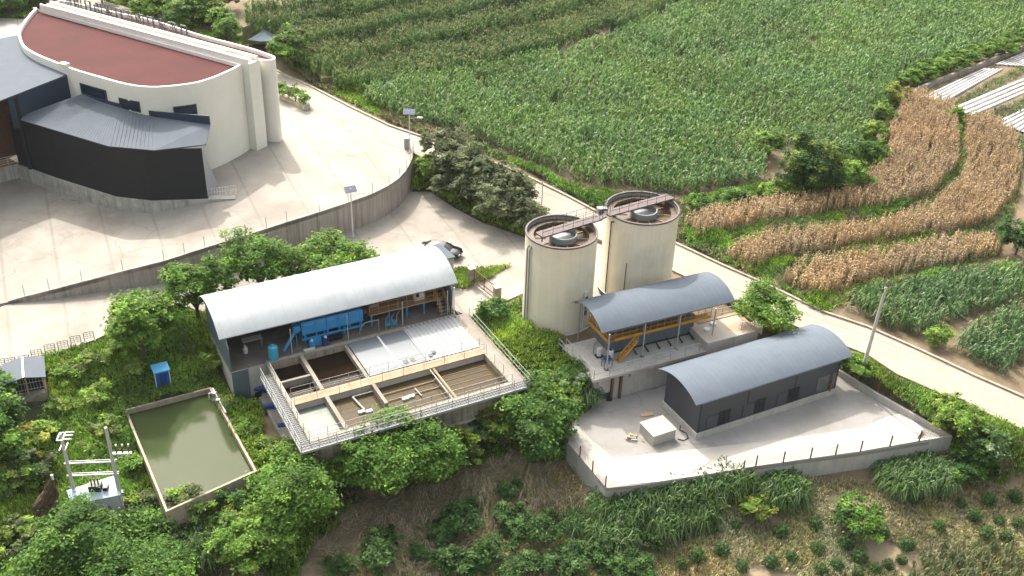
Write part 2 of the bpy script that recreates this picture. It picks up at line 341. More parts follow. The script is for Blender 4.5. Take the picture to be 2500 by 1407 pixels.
# the low side of the wall keeps the plan of its top
LOW_EDGE = [p.copy() for p in wall_top]
for p in LOW_EDGE: p[2] = float(LOWRBF(p[0], p[1]))
YZ = -3.3
# concrete sheets: (name, outline xy, height function, material, how far the soil is kept below around it)
flat = lambda z: (lambda x, y: z + 0*np.asarray(x, float))
terrace_poly = wall_top[::-1] and (wall_top + poly_on([(1012,358),(945,334),(855,302),(765,256),(695,216),(645,186),(560,128),(480,84),(380,40),(300,14),(190,-16),(120,0),(60,46),(0,44),(-150,60),(-260,200),(-260,600),(-160,775)], TERR))
low_poly = LOW_EDGE + [at(1004,470,.1), at(1050,468,.2), at(1110,508,.15), at(1180,545,.1), at(1280,580,.2), at(1345,560,.5), at(1400,566,1.0), at(1500,606,.65), at(1600,648,.2), at(1640,690,0), at(1480,745,-.2), at(1285,712,-.1), at(1220,742,-.2), at(1150,775,-.2), at(1093,745,0), at(1085,660,0), at(800,700,0), at(500,760,0), at(440,745,0), at(300,796,0), at(235,828,0), at(120,868,0), at(0,903,0), at(-220,960,-.1), at(-260,850,-.1)]
yard_poly = [at(x, y, YZ) for x, y in [(1468,968),(1440,1000),(1380,1045),(1388,1078),(1480,1192),(1600,1180),(1700,1165),(1845,1140),(1978,1122),(2100,1106),(2243,1082),(2324,1072),(2225,1020),(2140,972),(2045,912),(1960,860),(1700,900),(1600,950)]]
SHEETS = [('terrace', terrace_poly, TERR, MT['paving'], .8), ('low_road', low_poly, LOWRBF, MT['paving'], .5), ('yard', yard_poly, flat(YZ), MT['yard'], .5)]
for i in range(7):
    ROAD_L[i] = on(*ROADPX_L[i][:2], TERR); ROAD_R[i] = at(*ROADPX_R[i][:2], ROAD_L[i][2]+.02)
# soil
ctl = []
for x, y, z in [(1400,250,1.6),(1800,200,1.2),(2200,150,1.5),(1200,30,4),(1000,200,3.6),(2400,20,2.5),(1700,20,3),(1400,-200,5),(600,-150,6),(2500,-150,4),(700,20,5),(900,120,4),(1300,130,3),(300,-60,5),(100,-40,5),
        (1250,350,2.6),(1500,450,1.0),(1700,500,.3),(1750,540,.1),(1950,480,0),(2200,470,-.2),(2350,500,-.6),(2180,330,.2),(2320,250,.4),(2450,150,.8),(2480,300,-.2),(2600,300,-.4),(2700,100,.6),(1900,640,-.5),(2200,600,-.9),(2450,620,-1.2),(2100,730,-1.0),(2300,740,-1.4),(2450,700,-1.5),(2450,900,-2.0),(2300,840,-1.7),(2650,800,-2.2),(3000,700,-2.5),(3000,300,-1),(3100,1000,-3.2),(2900,1350,-6.5),(3300,1500,-7),
        (2060,880,-1.2),(2150,925,-1.4),(2250,985,-1.9),(2350,1040,-2.6),(2450,1100,-3.2),(2330,1090,-4.2),(2440,1160,-5.6),(2600,1200,-5),
        (1440,1210,-5.9),(1600,1215,-5.8),(1900,1190,-5.7),(2150,1160,-5.5),(2330,1130,-5.3),(1350,1080,-4.8),(1380,1130,-5.2),(1250,1250,-6.8),(2000,1350,-7.2),(2450,1350,-6.8),(1400,1400,-7.4),(1000,1300,-6.6),(700,1380,-6.8),(900,1200,-5.4),(300,1420,-6.2),(0,1400,-6),(1500,1600,-8.5),(200,1600,-7.5),(2600,1600,-8.5),
        (800,1140,-4.2),(1000,1080,-4.0),(1200,1020,-3.6),(1290,960,-3.0),(1330,900,-1.6),(640,1080,-3.3),(690,1130,-3.6),(600,960,-2.7),(560,950,-2.6),(640,1010,-2.9),
        (250,1050,-2.9),(150,950,-1.8),(60,960,-1.4),(100,890,-.5),(250,860,-.5),(300,960,-2.0),(420,830,-.3),(440,930,-1.9),(520,830,-1.2),(500,930,-2.2),(520,760,0),(400,1270,-4.6),(630,1160,-3.8),(130,1250,-4.2),(250,1240,-4.0),(0,1100,-2.6),(-200,1000,-1.5),(-200,1300,-4.5),
        (1170,680,0),(1230,800,-.5),(1180,790,-.3),(1300,840,-.7),(1270,870,-.9),(1340,860,-.8),(1400,910,-1.5),(1430,960,-2.9),(1360,1000,-3.4),
        (1050,400,2.2),(1040,440,1.2),(1150,440,2.2),(1120,490,.9),(1250,520,1.3),(1200,545,.5),(1840,790,-.9),(1900,800,-1.0),(1770,740,-.5),(2000,845,-1.1)]:
    ctl.append((*at(x, y, z)[:2], z))
for L_ in (ROAD_R, ROAD_L):
    for p in L_: ctl.append(tuple(p-[0, 0, .05]))
for p in poly_on([(850,318),(690,228),(560,140),(430,60),(300,10),(190,-20),(0,40),(-150,60),(-260,200)], TERR): ctl.append(tuple(p-[0, 0, .05]))
for p in low_poly[len(LOW_EDGE):]: ctl.append(tuple(p-[0, 0, .05]))
SOIL = RBF(ctl)
def bumps(x, y): return (vnoise(x, y, 5, 1)-.5)*.3 + (vnoise(x, y, 1.7, 2)-.5)*.15
road_poly = [p for p in ROAD_L] + [p for p in ROAD_R[::-1]]
ROADF = RBF([tuple(p) for p in ROAD_R+ROAD_L])
# pits: outlines where the soil goes well down under walls
def grd(x, y): return SOIL(x, y)
# ------------------------------------------------------------------ frames of the buildings
def mkframe(o, ang):
    u = V3(math.cos(ang), math.sin(ang), 0); v = V3(-u[1], u[0], 0); o = np.array([o[0], o[1], 0.])
    return lambda a, b, z=0: o+u*a+v*b+V3(0, 0, z)
A_B = math.radians(28.85)
B = mkframe(at(736.5, 1105, .4), A_B)            # settling basin: a along its front, b towards its back
def uv(frame, p):
    o = frame(0, 0); u = frame(1, 0)-o; v = frame(0, 1)-o; d = np.array(p)-o; return float(d@u), float(d@v)
pond_c = [at(x, y, -2.2) for x, y in [(303,1000),(515,945),(628,1150),(405,1250)]]
pits = [([B(.3, .3), B(20, .3), B(20, 18), B(.3, 13)], -3.0), (pond_c, -3.9)]
def build_ground():
    xs = np.concatenate([np.linspace(-420, -80, 12)[:-1], np.arange(-80, 100, .62), np.linspace(100, 460, 13)])
    ys = np.concatenate([np.linspace(-60, 46, 6)[:-1], np.arange(46, 130, .62), np.arange(130, 232, 1.1), np.linspace(232, 700, 15)])
    X, Y = np.meshgrid(xs, ys); x, y = X.ravel(), Y.ravel(); z = SOIL(x, y) + bumps(x, y); P = np.stack([x, y], 1)
    hard = [(s[1], s[2], s[4]) for s in SHEETS] + [(road_poly, ROADF, .5)]
    for poly, fn, dil in hard:
        pa = np.array([p[:2] for p in poly]); k = np.where((x > pa[:, 0].min()-2) & (x < pa[:, 0].max()+2) & (y > pa[:, 1].min()-2) & (y < pa[:, 1].max()+2))[0]
        q = P[k]; m = inpoly(q, pa) | (edgedist(q, pa) < dil); kk = k[m]; z[kk] = np.minimum(z[kk], fn(x[kk], y[kk])-.14)
    for poly, zz in pits:
        m = inpoly(P, poly); z[m] = np.minimum(z[m], zz)
    ny, nx = X.shape; idx = np.arange(nx*ny).reshape(ny, nx)
    f = np.stack([idx[:-1, :-1], idx[:-1, 1:], idx[1:, 1:], idx[1:, :-1]], -1).reshape(-1, 4)
    me = bpy.data.meshes.new('ground'); me.from_pydata(np.stack([x, y, z], 1).tolist(), [], f.tolist()); me.materials.append(MT['soil'])
    me.polygons.foreach_set('use_smooth', [True]*len(me.polygons)); o = bpy.data.objects.new('ground', me); C.objects.link(o); struct(o); return me, P
GROUND, GROUND_P = build_ground(); ZONES = []
def sheet_mesh(name, poly, fn, m, step=2.0, thick=.35):
    pa = np.array([p[:2] for p in poly]); n = len(pa); pts = []; 
    for i in range(n):                                            # subdivide the outline
        a, b = pa[i], pa[(i+1) % n]; k = max(1, int(np.linalg.norm(b-a)/step))
        for t in range(k): pts.append(a+(b-a)*t/k)
    nb = len(pts); gx, gy = np.meshgrid(np.arange(pa[:, 0].min(), pa[:, 0].max(), step), np.arange(pa[:, 1].min(), pa[:, 1].max(), step))
    G = np.stack([gx.ravel(), gy.ravel()], 1); G = G[inpoly(G, pts)]; G = G[edgedist(G, pts) > .5*step]
    P = np.concatenate([np.array(pts), G]); r = delaunay_2d_cdt([Vector(p) for p in P], [(i, (i+1) % nb) for i in range(nb)], [], 1, 1e-4)
    V = np.array([tuple(v) for v in r[0]]); Z = fn(V[:, 0], V[:, 1]); mb = MB(); mb.add(np.column_stack([V, Z]), [tuple(f) for f in r[2]])
    bz = fn(np.array(pts)[:, 0], np.array(pts)[:, 1]); top = [(p[0], p[1], q) for p, q in zip(pts, bz)]; bot = [(p[0], p[1], q-thick) for p, q in zip(pts, bz)]
    mb.add(top+bot, [(i, (i+1) % nb, nb+(i+1) % nb, nb+i) for i in range(nb)])
    return struct(mb.build(name, m))
for nm, poly, fn, m, _d in SHEETS: sheet_mesh(nm, poly, fn, m)
FIELD_BANKS = []
def ribbon(name, L_, R_, m, lift=.0, n=4):
    mb = MB(); vs = []; fs = []; k = len(L_)
    Ls, Rs = np.array(L_), np.array(R_); t = np.linspace(0, k-1, (k-1)*n+1); i0 = np.minimum(t.astype(int), k-2); fr = (t-i0)[:, None]
    Ls = Ls[i0]*(1-fr)+Ls[i0+1]*fr; Rs = Rs[i0]*(1-fr)+Rs[i0+1]*fr
    for a, b in zip(Ls, Rs): vs += [a+[0, 0, lift], b+[0, 0, lift], a-[0, 0, .3], b-[0, 0, .3]]
    for i in range(len(Ls)-1): j = i*4; fs += [(j, j+4, j+5, j+1), (j, j+2, j+6, j+4), (j+1, j+5, j+7, j+3)]
    mb.add(vs, fs); return struct(mb.build(name, m))
ribbon('road', ROAD_L, ROAD_R, MT['road'], .03)
# ------------------------------------------------------------------ small builders
def ray_wall(px, py, poly):
    """where the line of sight (px,py) meets the vertical walls over a plan outline (nearest face)"""
    d = _fw*F_PX + _rt*(px-PW/2) + _up*(PH/2-py); best = None; n = len(poly)
    for i in range(n):
        a, b = np.array(poly[i][:2]), np.array(poly[(i+1) % n][:2]); e = b-a; Mx = np.array([[d[0], -e[0]], [d[1], -e[1]]])
        if abs(np.linalg.det(Mx)) < 1e-9: continue
        t, s = np.linalg.solve(Mx, a)
        if t > 0 and -.001 <= s <= 1.001 and (best is None or t < best[0]): best = (t, np.array([0, 0, HC])+d*t, V3(e[1], -e[0], 0)/np.linalg.norm(e))
    return best[1], best[2]
def railing(parent, pts, h=1.05, sp=1.6, r=.028, m=None, name='railing', rails=(1.0, .5), closed=False, split=False):
    mb = MB(); m = m or MT['galv']
    for a, b in zip(pts[:-1], pts[1:]):
        a, b = np.array(a, float), np.array(b, float); n = max(1, round(np.linalg.norm(b-a)/sp))
        for i in range(n+1):
            p = a+(b-a)*i/n; mb.tube(p, p+[0, 0, h], r, 5)
        for f in rails: mb.tube(a+[0, 0, h*f], b+[0, 0, h*f], r, 5)
    return mb.build(name, m, parent)
def barrel(fr, u0, u1, v0, v1, z, rise, th=.08, n=18, seam=.9, seamh=.02, nu=1):
    """vaulted sheet-metal roof with standing seams"""
    mb = MB(); vm, hw = (v0+v1)/2, (v1-v0)/2; R = (hw*hw+rise*rise)/(2*rise); pts = []
    for i in range(n+1):
        v = v0+(v1-v0)*i/n; pts.append((v, z+math.sqrt(R*R-(v-vm)**2)-(R-rise)))
    k = len(pts); vs = [fr(u, v, q) for u in (u0, u1) for v, q in pts] + [fr(u, v, q-th) for u in (u0, u1) for v, q in pts]; fs = []
    for i in range(k-1): fs += [(i, i+1, k+i+1, k+i), (2*k+i, 3*k+i, 3*k+i+1, 2*k+i+1), (i, 2*k+i, 2*k+i+1, i+1), (k+i, k+i+1, 3*k+i+1, 3*k+i)]
    fs += [(0, k, 3*k, 2*k), (k-1, 3*k-1, 4*k-1, 2*k-1)[::1]]
    mb.add(vs, fs)
    if seam:
        u = u0+seam*.5
        while u < u1-.1:
            vs = []; 
            for v, q in pts: vs += [fr(u-.06, v, q+.003), fr(u, v, q+seamh), fr(u+.06, v, q+.003)]
            fs = []
            for i in range(k-1): j = 3*i; fs += [(j, j+3, j+4, j+1), (j+1, j+4, j+5, j+2)]
            mb.add(vs, fs); u += seam
    return mb
def arc_z(v, v0, v1, z, rise):
    vm, hw = (v0+v1)/2, (v1-v0)/2; R = (hw*hw+rise*rise)/(2*rise); return z+math.sqrt(max(0, R*R-(v-vm)**2))-(R-rise)
# ------------------------------------------------------------------ the curved white hall
HZ = 3.6
hall = thing('exhibition_hall', 'white curved hall with a flat red roof and long pale parapet spine', 'building', (*at(525, 330, HZ)[:2], HZ))
front_px = [(96,14),(77,29),(58,52),(46,72),(44,80),(46,94),(56,114),(86,133),(130,151),(182,171),(240,188),(307,206),(365,213),(422,210),(480,202),(520,190),(549,178),(575,166),(597,153),(606,148)]
def smooth(px, k=3):
    p = np.array(px, float); out = []
    for i in range(len(p)-1):
        p0, p1, p2, p3 = p[max(i-1, 0)], p[i], p[i+1], p[min(i+2, len(p)-1)]
        for t in np.arange(k)/k: out.append(.5*((2*p1)+(-p0+p2)*t+(2*p0-5*p1+4*p2-p3)*t*t+(-p0+3*p1-3*p2+p3)*t**3))
    return [tuple(q) for q in out]+[tuple(p[-1])]
ZF, ZR, ZS = 13.9, 13.5, 14.6
hf = [at(x, y, ZF) for x, y in smooth(front_px)]
sa, sb = at(96, 10, ZS), at(606, 147, ZS); su = (sb-sa)/np.linalg.norm(sb-sa); sv = V3(-su[1], su[0], 0)
if sv[1] < 0: sv = -sv
# keep the front body in front of the spine line
hf = [p if (p-sa)@sv < -.02 else p-sv*((p-sa)@sv+.02) for p in hf]
def inset(poly, d):
    n = len(poly); out = []
    for i in range(n):
        a, b, c = (np.array(poly[j % n][:2]) for j in (i-1, i, i+1)); e1 = (b-a)/max(1e-9, np.linalg.norm(b-a)); e2 = (c-b)/max(1e-9, np.linalg.norm(c-b))
        t = e1+e2; t = t/max(1e-9, np.linalg.norm(t)); nn = np.array([-t[1], t[0]]); out.append(b+nn*d)
    return out
area = lambda P: .5*sum(P[i][0]*P[(i+1) % len(P)][1]-P[(i+1) % len(P)][0]*P[i][1] for i in range(len(P)))
def ringwall(mb, outer, d, z0, z1):
    s = 1 if area(outer) > 0 else -1; inner = inset(outer, s*d); n = len(outer); vs = []
    for P, z in ((outer, z0), (outer, z1), (inner, z1), (inner, z0)): vs += [(p[0], p[1], z) for p in P]
    for k in range(4): k2 = (k+1) % 4; mb.f += [tuple(len(mb.v)+q for q in (k*n+i, k*n+(i+1) % n, k2*n+(i+1) % n, k2*n+i)) for i in range(n)]; mb.mi += [0]*n
    mb.v += [tuple(map(float, p)) for p in vs]
    return inner
rear_px = [(627,143),(640,146),(655,147),(667,146),(672,142),(670,137),(652,130),(620,119),(576,107),(499,87),(422,63),(365,46),(288,30),(200,10),(150,0)]
hr = [at(x, y, 13.75) for x, y in smooth(rear_px)]
SW = 1.75                                                          # width of the spine
m_ = MB(); m_.prism(hf, 1.0, ZR-.02); m_.build('front_wall', MT['plaster'], hall, smooth=True)
m_ = MB(); inn = ringwall(m_, hf, .28, ZR-.019, ZF); m_.build('parapet', MT['coping'], hall)
m_ = MB(); m_.add([(p[0], p[1], ZR) for p in inset(hf, .29*(1 if area(hf) > 0 else -1))], [tuple(range(len(hf)))]); m_.build('red_roof', MT['redroof'], hall)
LS = np.linalg.norm(sb-sa)
m_ = MB(); o_ = sa.copy(); o_[2] = 1.0; m_.box(o_+sv*.01, su*(LS-.02), sv*(SW-.02), V3(0, 0, ZS-.5-1.0)); m_.build('spine_wall', MT['plaster'], hall)
for off, nm in ((0, 'parapet'), (SW-.25, 'parapet')):
    q = sa.copy(); q[2] = ZR-.018; MB().box(q+sv*off, su*(LS-.2), sv*.25, V3(0, 0, ZS-ZR+.018)).build(nm, MT['coping'], hall)
q = sa.copy(); q[2] = ZS-.49; MB().box(q+sv*.26, su*(LS-.7), sv*(SW-.52), V3(0, 0, .12)).build('gutter', MT['spine'], hall)
hr2 = [p for p in hr if (p-sa)@sv > SW+.05]
hr2 = [p for p in hr2 if (p-sa)@sv > SW+.6]; hr2 = [sa+su*((hr2[0]-sa)@su)+sv*(SW+.55)] + hr2 + [sa+su*((hr2[-1]-sa)@su)+sv*(SW+.55)]
q = sa+sv*SW; q[2] = 1.0; MB().box(q, su*(LS-.8), sv*.548, V3(0, 0, 12.27)).build('recess_wall', MT['plaster'], hall)
m_ = MB(); m_.prism(hr2, 1.0, 13.28); m_.build('rear_wall', MT['plaster'], hall, smooth=True)
m_ = MB(); ringwall(m_, hr2, .25, 13.281, 13.75); m_.build('parapet', MT['coping'], hall)
m_ = MB(); m_.add([(p[0], p[1], 13.30) for p in inset(hr2, .26*(1 if area(hr2) > 0 else -1))], [tuple(range(len(hr2)))]); m_.build('red_roof', MT['redroof'], hall)
# dark strip set in the recess between the two halves
q = sa+su*(LS-.798)+sv*(SW+.1); q[2] = HZ+2.0; MB().box(q, su*.06, sv*.35, V3(0, 0, 6.6)).build('dark_slot', MT['shedwall'], hall)
for a, b, c, d in [(196,207,259,234),(290,238,341,262),(422,261,480,279)]:
    p1, n1 = ray_wall(a, b+(0 if a > 400 else 0), hf); p2, n2 = ray_wall(c, b+(14 if a < 400 else 0), hf); p3, _ = ray_wall((a+c)/2, d, hf)
    zt = max(p1[2], p2[2]); zb = zt-1.25; nn = V3(-(p2-p1)[1], (p2-p1)[0], 0); nn = nn/np.linalg.norm(nn); nn = -nn if nn[1] > 0 else nn
    o_ = p1.copy(); o_[2] = zb; e = p2-p1; e[2] = 0; f = MB().box(o_-nn*.15, e, nn*.24, V3(0, 0, zt-zb)).build('window', MT['navy'], hall)
    MB().box(o_+nn*.092+e*.05+V3(0, 0, .12), e*.9, nn*.02, V3(0, 0, zt-zb-.24)).build('pane', MT['darkglass'], f)
MB().cbox(ray_wall(157, 160, hf)[0]*[1, 1, 0]+V3(0, 0, ZF+.02), 1.0, .7, .35, math.atan2(su[1], su[0])).build('roof_vent', MT['white'], hall)
# roof lettering seen from behind, on a steel frame along the rear parapet
sign = thing('roof_sign', 'row of grey steel characters on a lattice frame along the rear roof edge', 'sign', sa+su*14+sv*(SW+.9)+V3(0, 0, -1.3))
zs0 = 13.3; fr_ = MB()
STROKES = {0: [(0,.1,0,1),(0,1,.45,1),(.45,1,.45,.1),(0,.55,.45,.55),(0,.1,.45,.1),(.62,1.05,.55,.7),(.6,.85,1,.85),(1,.85,.95,.05),(.72,.6,.85,.45)],
           1: [(.5,1.1,.5,0),(.35,.1,.5,0),(.05,.8,.4,.75),(.4,.75,.05,.15),(.95,.95,.55,.65),(.55,.65,1,.1)],
           2: [(.15,0,.15,1),(.85,0,.85,1),(.15,1,.85,1),(.15,.67,.85,.67),(.15,.33,.85,.33),(.15,0,.85,0)],
           3: [(0,1,1,1),(.5,1.1,.5,0),(0,.5,1,.5),(.1,0,.9,0),(.2,.9,.2,.1)]}
ORD = [3,0,2,0,1,2,3,0,2,1,3,2]; SP_ = .63*LS/12
for i, k in enumerate(ORD):
    s0 = sa+su*(2.0+i*SP_)+sv*(SW+.55); s0[2] = zs0+.55; L_ = MB(); hh = 1.75
    for x1, y1, x2, y2 in STROKES[k]:
        L_.beam(s0+su*(1-x1)*1.25+V3(0, 0, y1*hh), s0+su*(1-x2)*1.25+V3(0, 0, y2*hh), .11, .11)
    L_.build('letter', MT['signsteel'], sign)
    for xx in (.15, 1.1): fr_.tube(s0+su*xx+sv*.12+V3(0, 0, -.55), s0+su*xx+sv*.12+V3(0, 0, hh), .035, 4); fr_.tube(s0+su*xx-sv*.45+V3(0, 0, -.55), s0+su*xx+sv*.1+V3(0, 0, 1.1), .03, 4)
e0 = sa+su*1.9+sv*(SW+.68); e1 = sa+su*(2.0+11*SP_+1.4)+sv*(SW+.68)
for z in (13.8, 14.7): fr_.tube([*e0[:2], z], [*e1[:2], z], .035, 4)
fr_.build('lattice_frame', MT['signsteel'], sign)
# ------------------------------------------------------------------ dark annex in front of the hall
annex = thing('dark_annex', 'low black clad wing with bent wall and grey sloping roof beside the white hall', 'building', at(284, 480, HZ))
aw = [at(x, y, HZ) for x, y in [(46,401),(138,434),(284,480),(372,490),(508,485)]]
ZE, ZT = 9.55, 10.25
eave = [at(x, y, ZE) for x, y in [(36,288),(138,319),(265,357),(376,367),(503,353)]]
hf_ccw = hf if area(hf) > 0 else hf[::-1]
ridge = [ray_wall(x, y, hf)[0] for x, y in [(205,228),(246,246),(291,260),(380,284)]]; ridge = [p-sv*.06 for p in ridge]; e5 = at(514, 303, ridge[-1][2]-.05); ridge.append(e5); print('ridge', [np.round(p, 1) for p in ridge])
# outline of the wing: front wall, then back along the hall
back = [p-sv*.0 for p in ridge[::-1]]
n_a = len(aw); wl = MB(); wl.ribbon_wall([p+V3(0, 0, ZE-HZ-.12) for p in aw], aw, .2, side=1); wl.build('front_wall', MT['darkclad'], annex)
wl = MB(); e_ = ridge[-1].copy(); e_[2] = HZ; a_ = aw[-1]; wl.ribbon_wall([a_+V3(0, 0, ZE-HZ-.12), V3(e_[0], e_[1], e_[2]-.1)], [a_+V3(0, 0, -.4), e_-V3(0, 0, .4)], .15, side=1); wl.build('end_wall', MT['lightpanel'], annex)
rf = MB(); n = 5; vs = eave+ridge; vs = vs+[p-V3(0, 0, .1) for p in vs]; fs = []
for i in range(4): fs += [(i, i+1, n+i+1, n+i), (2*n+i, 3*n+i, 3*n+i+1, 2*n+i+1), (i, 2*n+i, 2*n+i+1, i+1), (n+i, n+i+1, 3*n+i+1, 3*n+i)]
fs += [(0, n, 3*n, 2*n), (n-1, 3*n-1, 4*n-1, 2*n-1)]; rf.add(vs, fs)
for i in range(4):                                                # ribs of the sheeting run from ridge to eave
    k = max(2, int(np.linalg.norm(eave[i+1]-eave[i])/.42))
    for j in range(k):
        t = (j+.5)/k; a_, b_ = eave[i]+(eave[i+1]-eave[i])*t, ridge[i]+(ridge[i+1]-ridge[i])*t; rf.beam(a_+V3(0, 0, .012), b_+V3(0, 0, .004), .05, .022)
rf.build('roof', MT['greyroof'], annex)
fl = MB()
fl.ribbon_wall([p+V3(0, 0, h) for p, h in zip(ridge, (.1, .25, .4, .6, .95))], [p+V3(0, 0, -.02) for p in ridge], .12, side=-1); fl.build('flashing', MT['navy'], annex)
# stained plinth it stands on
pl = thing('plinth_wall', 'low stained concrete plinth curving under the black clad wing', 'wall', at(284, 520, 2.0))
pt = [p+V3(0, 0, -.004) for p in aw]; c0 = sum(aw)/5; outw = []
for i, p in enumerate(aw):
    d = (aw[min(i+1, 4)]-aw[max(i-1, 0)]); d = V3(d[1], -d[0], 0); d /= np.linalg.norm(d); outw.append(p+d*.25)
top_ = [p+V3(0, 0, -.01) for p in outw]+[outw[-1]+V3(2.8, .5, -.02)]; bot_ = [V3(p[0], p[1], float(TERR(p[0], p[1]))-.5) for p in top_]
MB().ribbon_wall(top_, bot_, .9, side=1).build('plinth', MT['plinth'], pl)
lw = [at(x, y, HZ) for x, y in [(-160,470),(-60,425),(46,400)]]
MB().ribbon_wall([p+V3(0, 0, .0) for p in lw], [V3(p[0], p[1], 1.2) for p in lw], .4, side=1).build('side_plinth', MT['plinth'], pl)
# ------------------------------------------------------------------ block at the left edge
blk = thing('grey_roofed_block', 'taller block with a large grey sheet roof and navy side wall at the left edge', 'building', at(60, 330, HZ))
q0, q1, q2 = at(187,173,13.1), at(15,240,12.2), at(56,114,13.25)
nrm = np.cross(q1-q0, q2-q0); pf = lambda x, y: q0[2]-(nrm[0]*(x-q0[0])+nrm[1]*(y-q0[1]))/nrm[2]
rp = [on(x, y, pf) for x, y in [(187,173),(56,114),(42,86),(-170,128),(-330,380),(15,240)]]
r_ = MB(); k = len(rp); r_.add(rp+[p-V3(0, 0, .14) for p in rp], [tuple(range(k)), tuple(range(k, 2*k))[::-1]]+[(i, (i+1) % k, k+(i+1) % k, k+i) for i in range(k)]); r_.build('roof', MT['greyroof'], blk)
ws = [rp[5]+(rp[0]-rp[5])*.02, rp[5]+(rp[0]-rp[5])*.985]
MB().ribbon_wall([p-V3(0, 0, .15) for p in ws], [V3(p[0], p[1], 8.6) for p in ws], .2, side=1).build('side_wall', MT['navy'], blk)
bd = rp[4]-rp[5]; bd[2] = 0; bd /= np.linalg.norm(bd); bn = V3(-bd[1], bd[0], 0); bn = bn if bn[1] > 0 else -bn
MB().box(V3(*rp[5][:2], HZ)+bn*4.5-bd*6, bd*30, bn*.2, V3(0, 0, 8.0)).build('back_wall', MT['rust'], blk)
MB().prism([lw[2]+V3(0, .1, 0), lw[1]+V3(0, .1, 0), lw[0]+V3(0, .1, 0), lw[0]+bn*12, lw[2]+bn*9], HZ-.3, HZ+.02).build('floor', MT['orangefloor'], blk)
for p in (rp[5]+V3(.4, .6, 0), rp[5]+V3(-3.2, -.6, 0)): MB().box(V3(p[0], p[1], HZ), V3(.35, 0, 0), V3(0, .35, 0), V3(0, 0, pf(p[0], p[1])-HZ-.14)).build('post', MT['darkclad'], blk)
t = thing('balcony_railing', 'white railing at the left edge above the stained plinth', 'railing', lw[1]); railing(t, [p+V3(0, .15, .0) for p in lw], m=MT['white'], name='rail', sp=1.2, rails=(1, .75, .5, .25))
t = thing('white_railing', 'short white railing at the end of the black clad wing', 'railing', at(540, 478, 3.4))
gp = [on(512, 484, TERR), on(578, 476, TERR)]; gp = [p+V3(0, 0, .02) for p in gp]; railing(t, gp, m=MT['white'], name='rail', sp=.3, rails=(1, .55, .1), h=1.1, r=.03)
# ------------------------------------------------------------------ retaining wall and its fence
rw = thing('retaining_wall', 'long curving streaked concrete retaining wall below the white forecourt', 'wall', LOW_EDGE[6])
wt = [p+V3(0, 0, .12) for p in wall_top]; wb = [V3(p[0], p[1], float(LOWRBF(p[0], p[1]))-.6) for p in wall_top]
def dens(P, step):
    out = [np.array(P[0])]
    for a, b in zip(P[:-1], P[1:]):
        k = max(1, int(np.linalg.norm(b-a)/step))
        for i in range(k): out.append(a+(b-a)*(i+1)/k)
    return out
MB().ribbon_wall(wt, wb, .35, side=1).build('wall', MT['rwall'], rw)
fn_ = thing('wire_fence', 'thin pale wire fence standing on top of the long retaining wall', 'fence', wt[6])
fp = dens(np.array(wt)[1:], 2.0); fp = [p+V3(0, .12, 0) for p in fp][::1]
for i, p in enumerate(fp):
    if i % 2 == 0 or True: MB().tube(p-V3(0, 0, .05), p+V3(0, 0, 1.25), .03, 5).build('post', MT['galv'], fn_)
wr = MB()
for h in (.35, .7, 1.15): 
    for a, b in zip(fp[:-1], fp[1:]): wr.tube(a+V3(0, 0, h), b+V3(0, 0, h), .009, 3)
wr.build('wire', MT['galv'], fn_)
kb = thing('road_kerb', 'low stone kerb along the far side of the pale road', 'kerb', ROAD_R[10])
kr = [p+V3(0, 0, .22) for p in dens(ROAD_R, 3)]; MB().ribbon_wall(kr, [p-V3(0, 0, .6) for p in kr], .28, side=1).build('kerb', MT['stone'], kb)
# ------------------------------------------------------------------ solar lamps, cabinet, planter
def lamp(px, py, z, h, label, rz, arm):
    p = at(px, py, z); t = thing('solar_street_lamp', label, 'street lamp', p, 'white solar street lamps')
    MB().tube(p, p+V3(0, 0, h), .075, 8, .05).build('pole', MT['white'], t)
    MB().cbox(p-V3(0, 0, .0), .4, .4, .12).build('base', MT['conc'], t)
    u = V3(math.cos(rz), math.sin(rz), 0); v = V3(-u[1], u[0], 0); n = V3(0, 0, 1)*.75+v*.0
    a = u*1.25; b = (v*.55+V3(0, 0, .45)); c = np.cross(a, b); c = c/np.linalg.norm(c)*.05
    MB().box(p+V3(0, 0, h-.1)-a/2-b/2, a, b, c).build('solar_panel', MT['pv'] if not arm else MT['pv'], t)
    MB().box(p+V3(0, 0, h-.1)-a*.53-b*.53-c*1.2, a*1.06, b*1.06, c).build('panel_frame', MT['white'], t)
    e = p+V3(0, 0, h-.75)+u*1.1; ar = MB().tube(p+V3(0, 0, h-.95), e, .03, 5).build('arm', MT['white'], t)
    MB().cbox(e+u*.15+V3(0, 0, -.06), .6, .25, .1, rz).build('lamp_head', MT['white'], t)
lamp(1001, 374, 3.5, 5.3, 'white solar street lamp at the end of the retaining wall by the road', math.radians(-4), 0)
lamp(862, 579, 0, 5.8, 'white solar street lamp in front of the retaining wall with a tilted panel', math.radians(28), 1)
p = on(994, 362, TERR); t = thing('utility_cabinet', 'small pale cabinet at the foot of the lamp by the road', 'cabinet', p)
b_ = MB().cbox(p, .7, .5, 1.3, .3).build('body', MT['lightpanel'], t); MB().cbox(p+V3(0, 0, 1.3), .85, .65, .08, .3).build('cap', MT['white'], t); MB().cbox(p+V3(.07, -.27, .15), .55, .03, 1.0, .3).build('door', MT['galv'], t)
pp = [on(x, y, TERR)+V3(0, 0, .45) for x, y in [(682,240),(720,258),(752,272)]]
t = thing('planter_bed', 'raised stone planter edge beside the white hall and the road', 'planter', pp[1]); MB().ribbon_wall(pp, [p-V3(0, 0, 1.2) for p in pp], .2, side=1).build('edge', MT['stone'], t)
pe = on(745, 265, TERR); MB().cbox(pe+V3(.2, -.2, 0), .8, .6, .7, .5).build('end_block', MT['conc'], t)
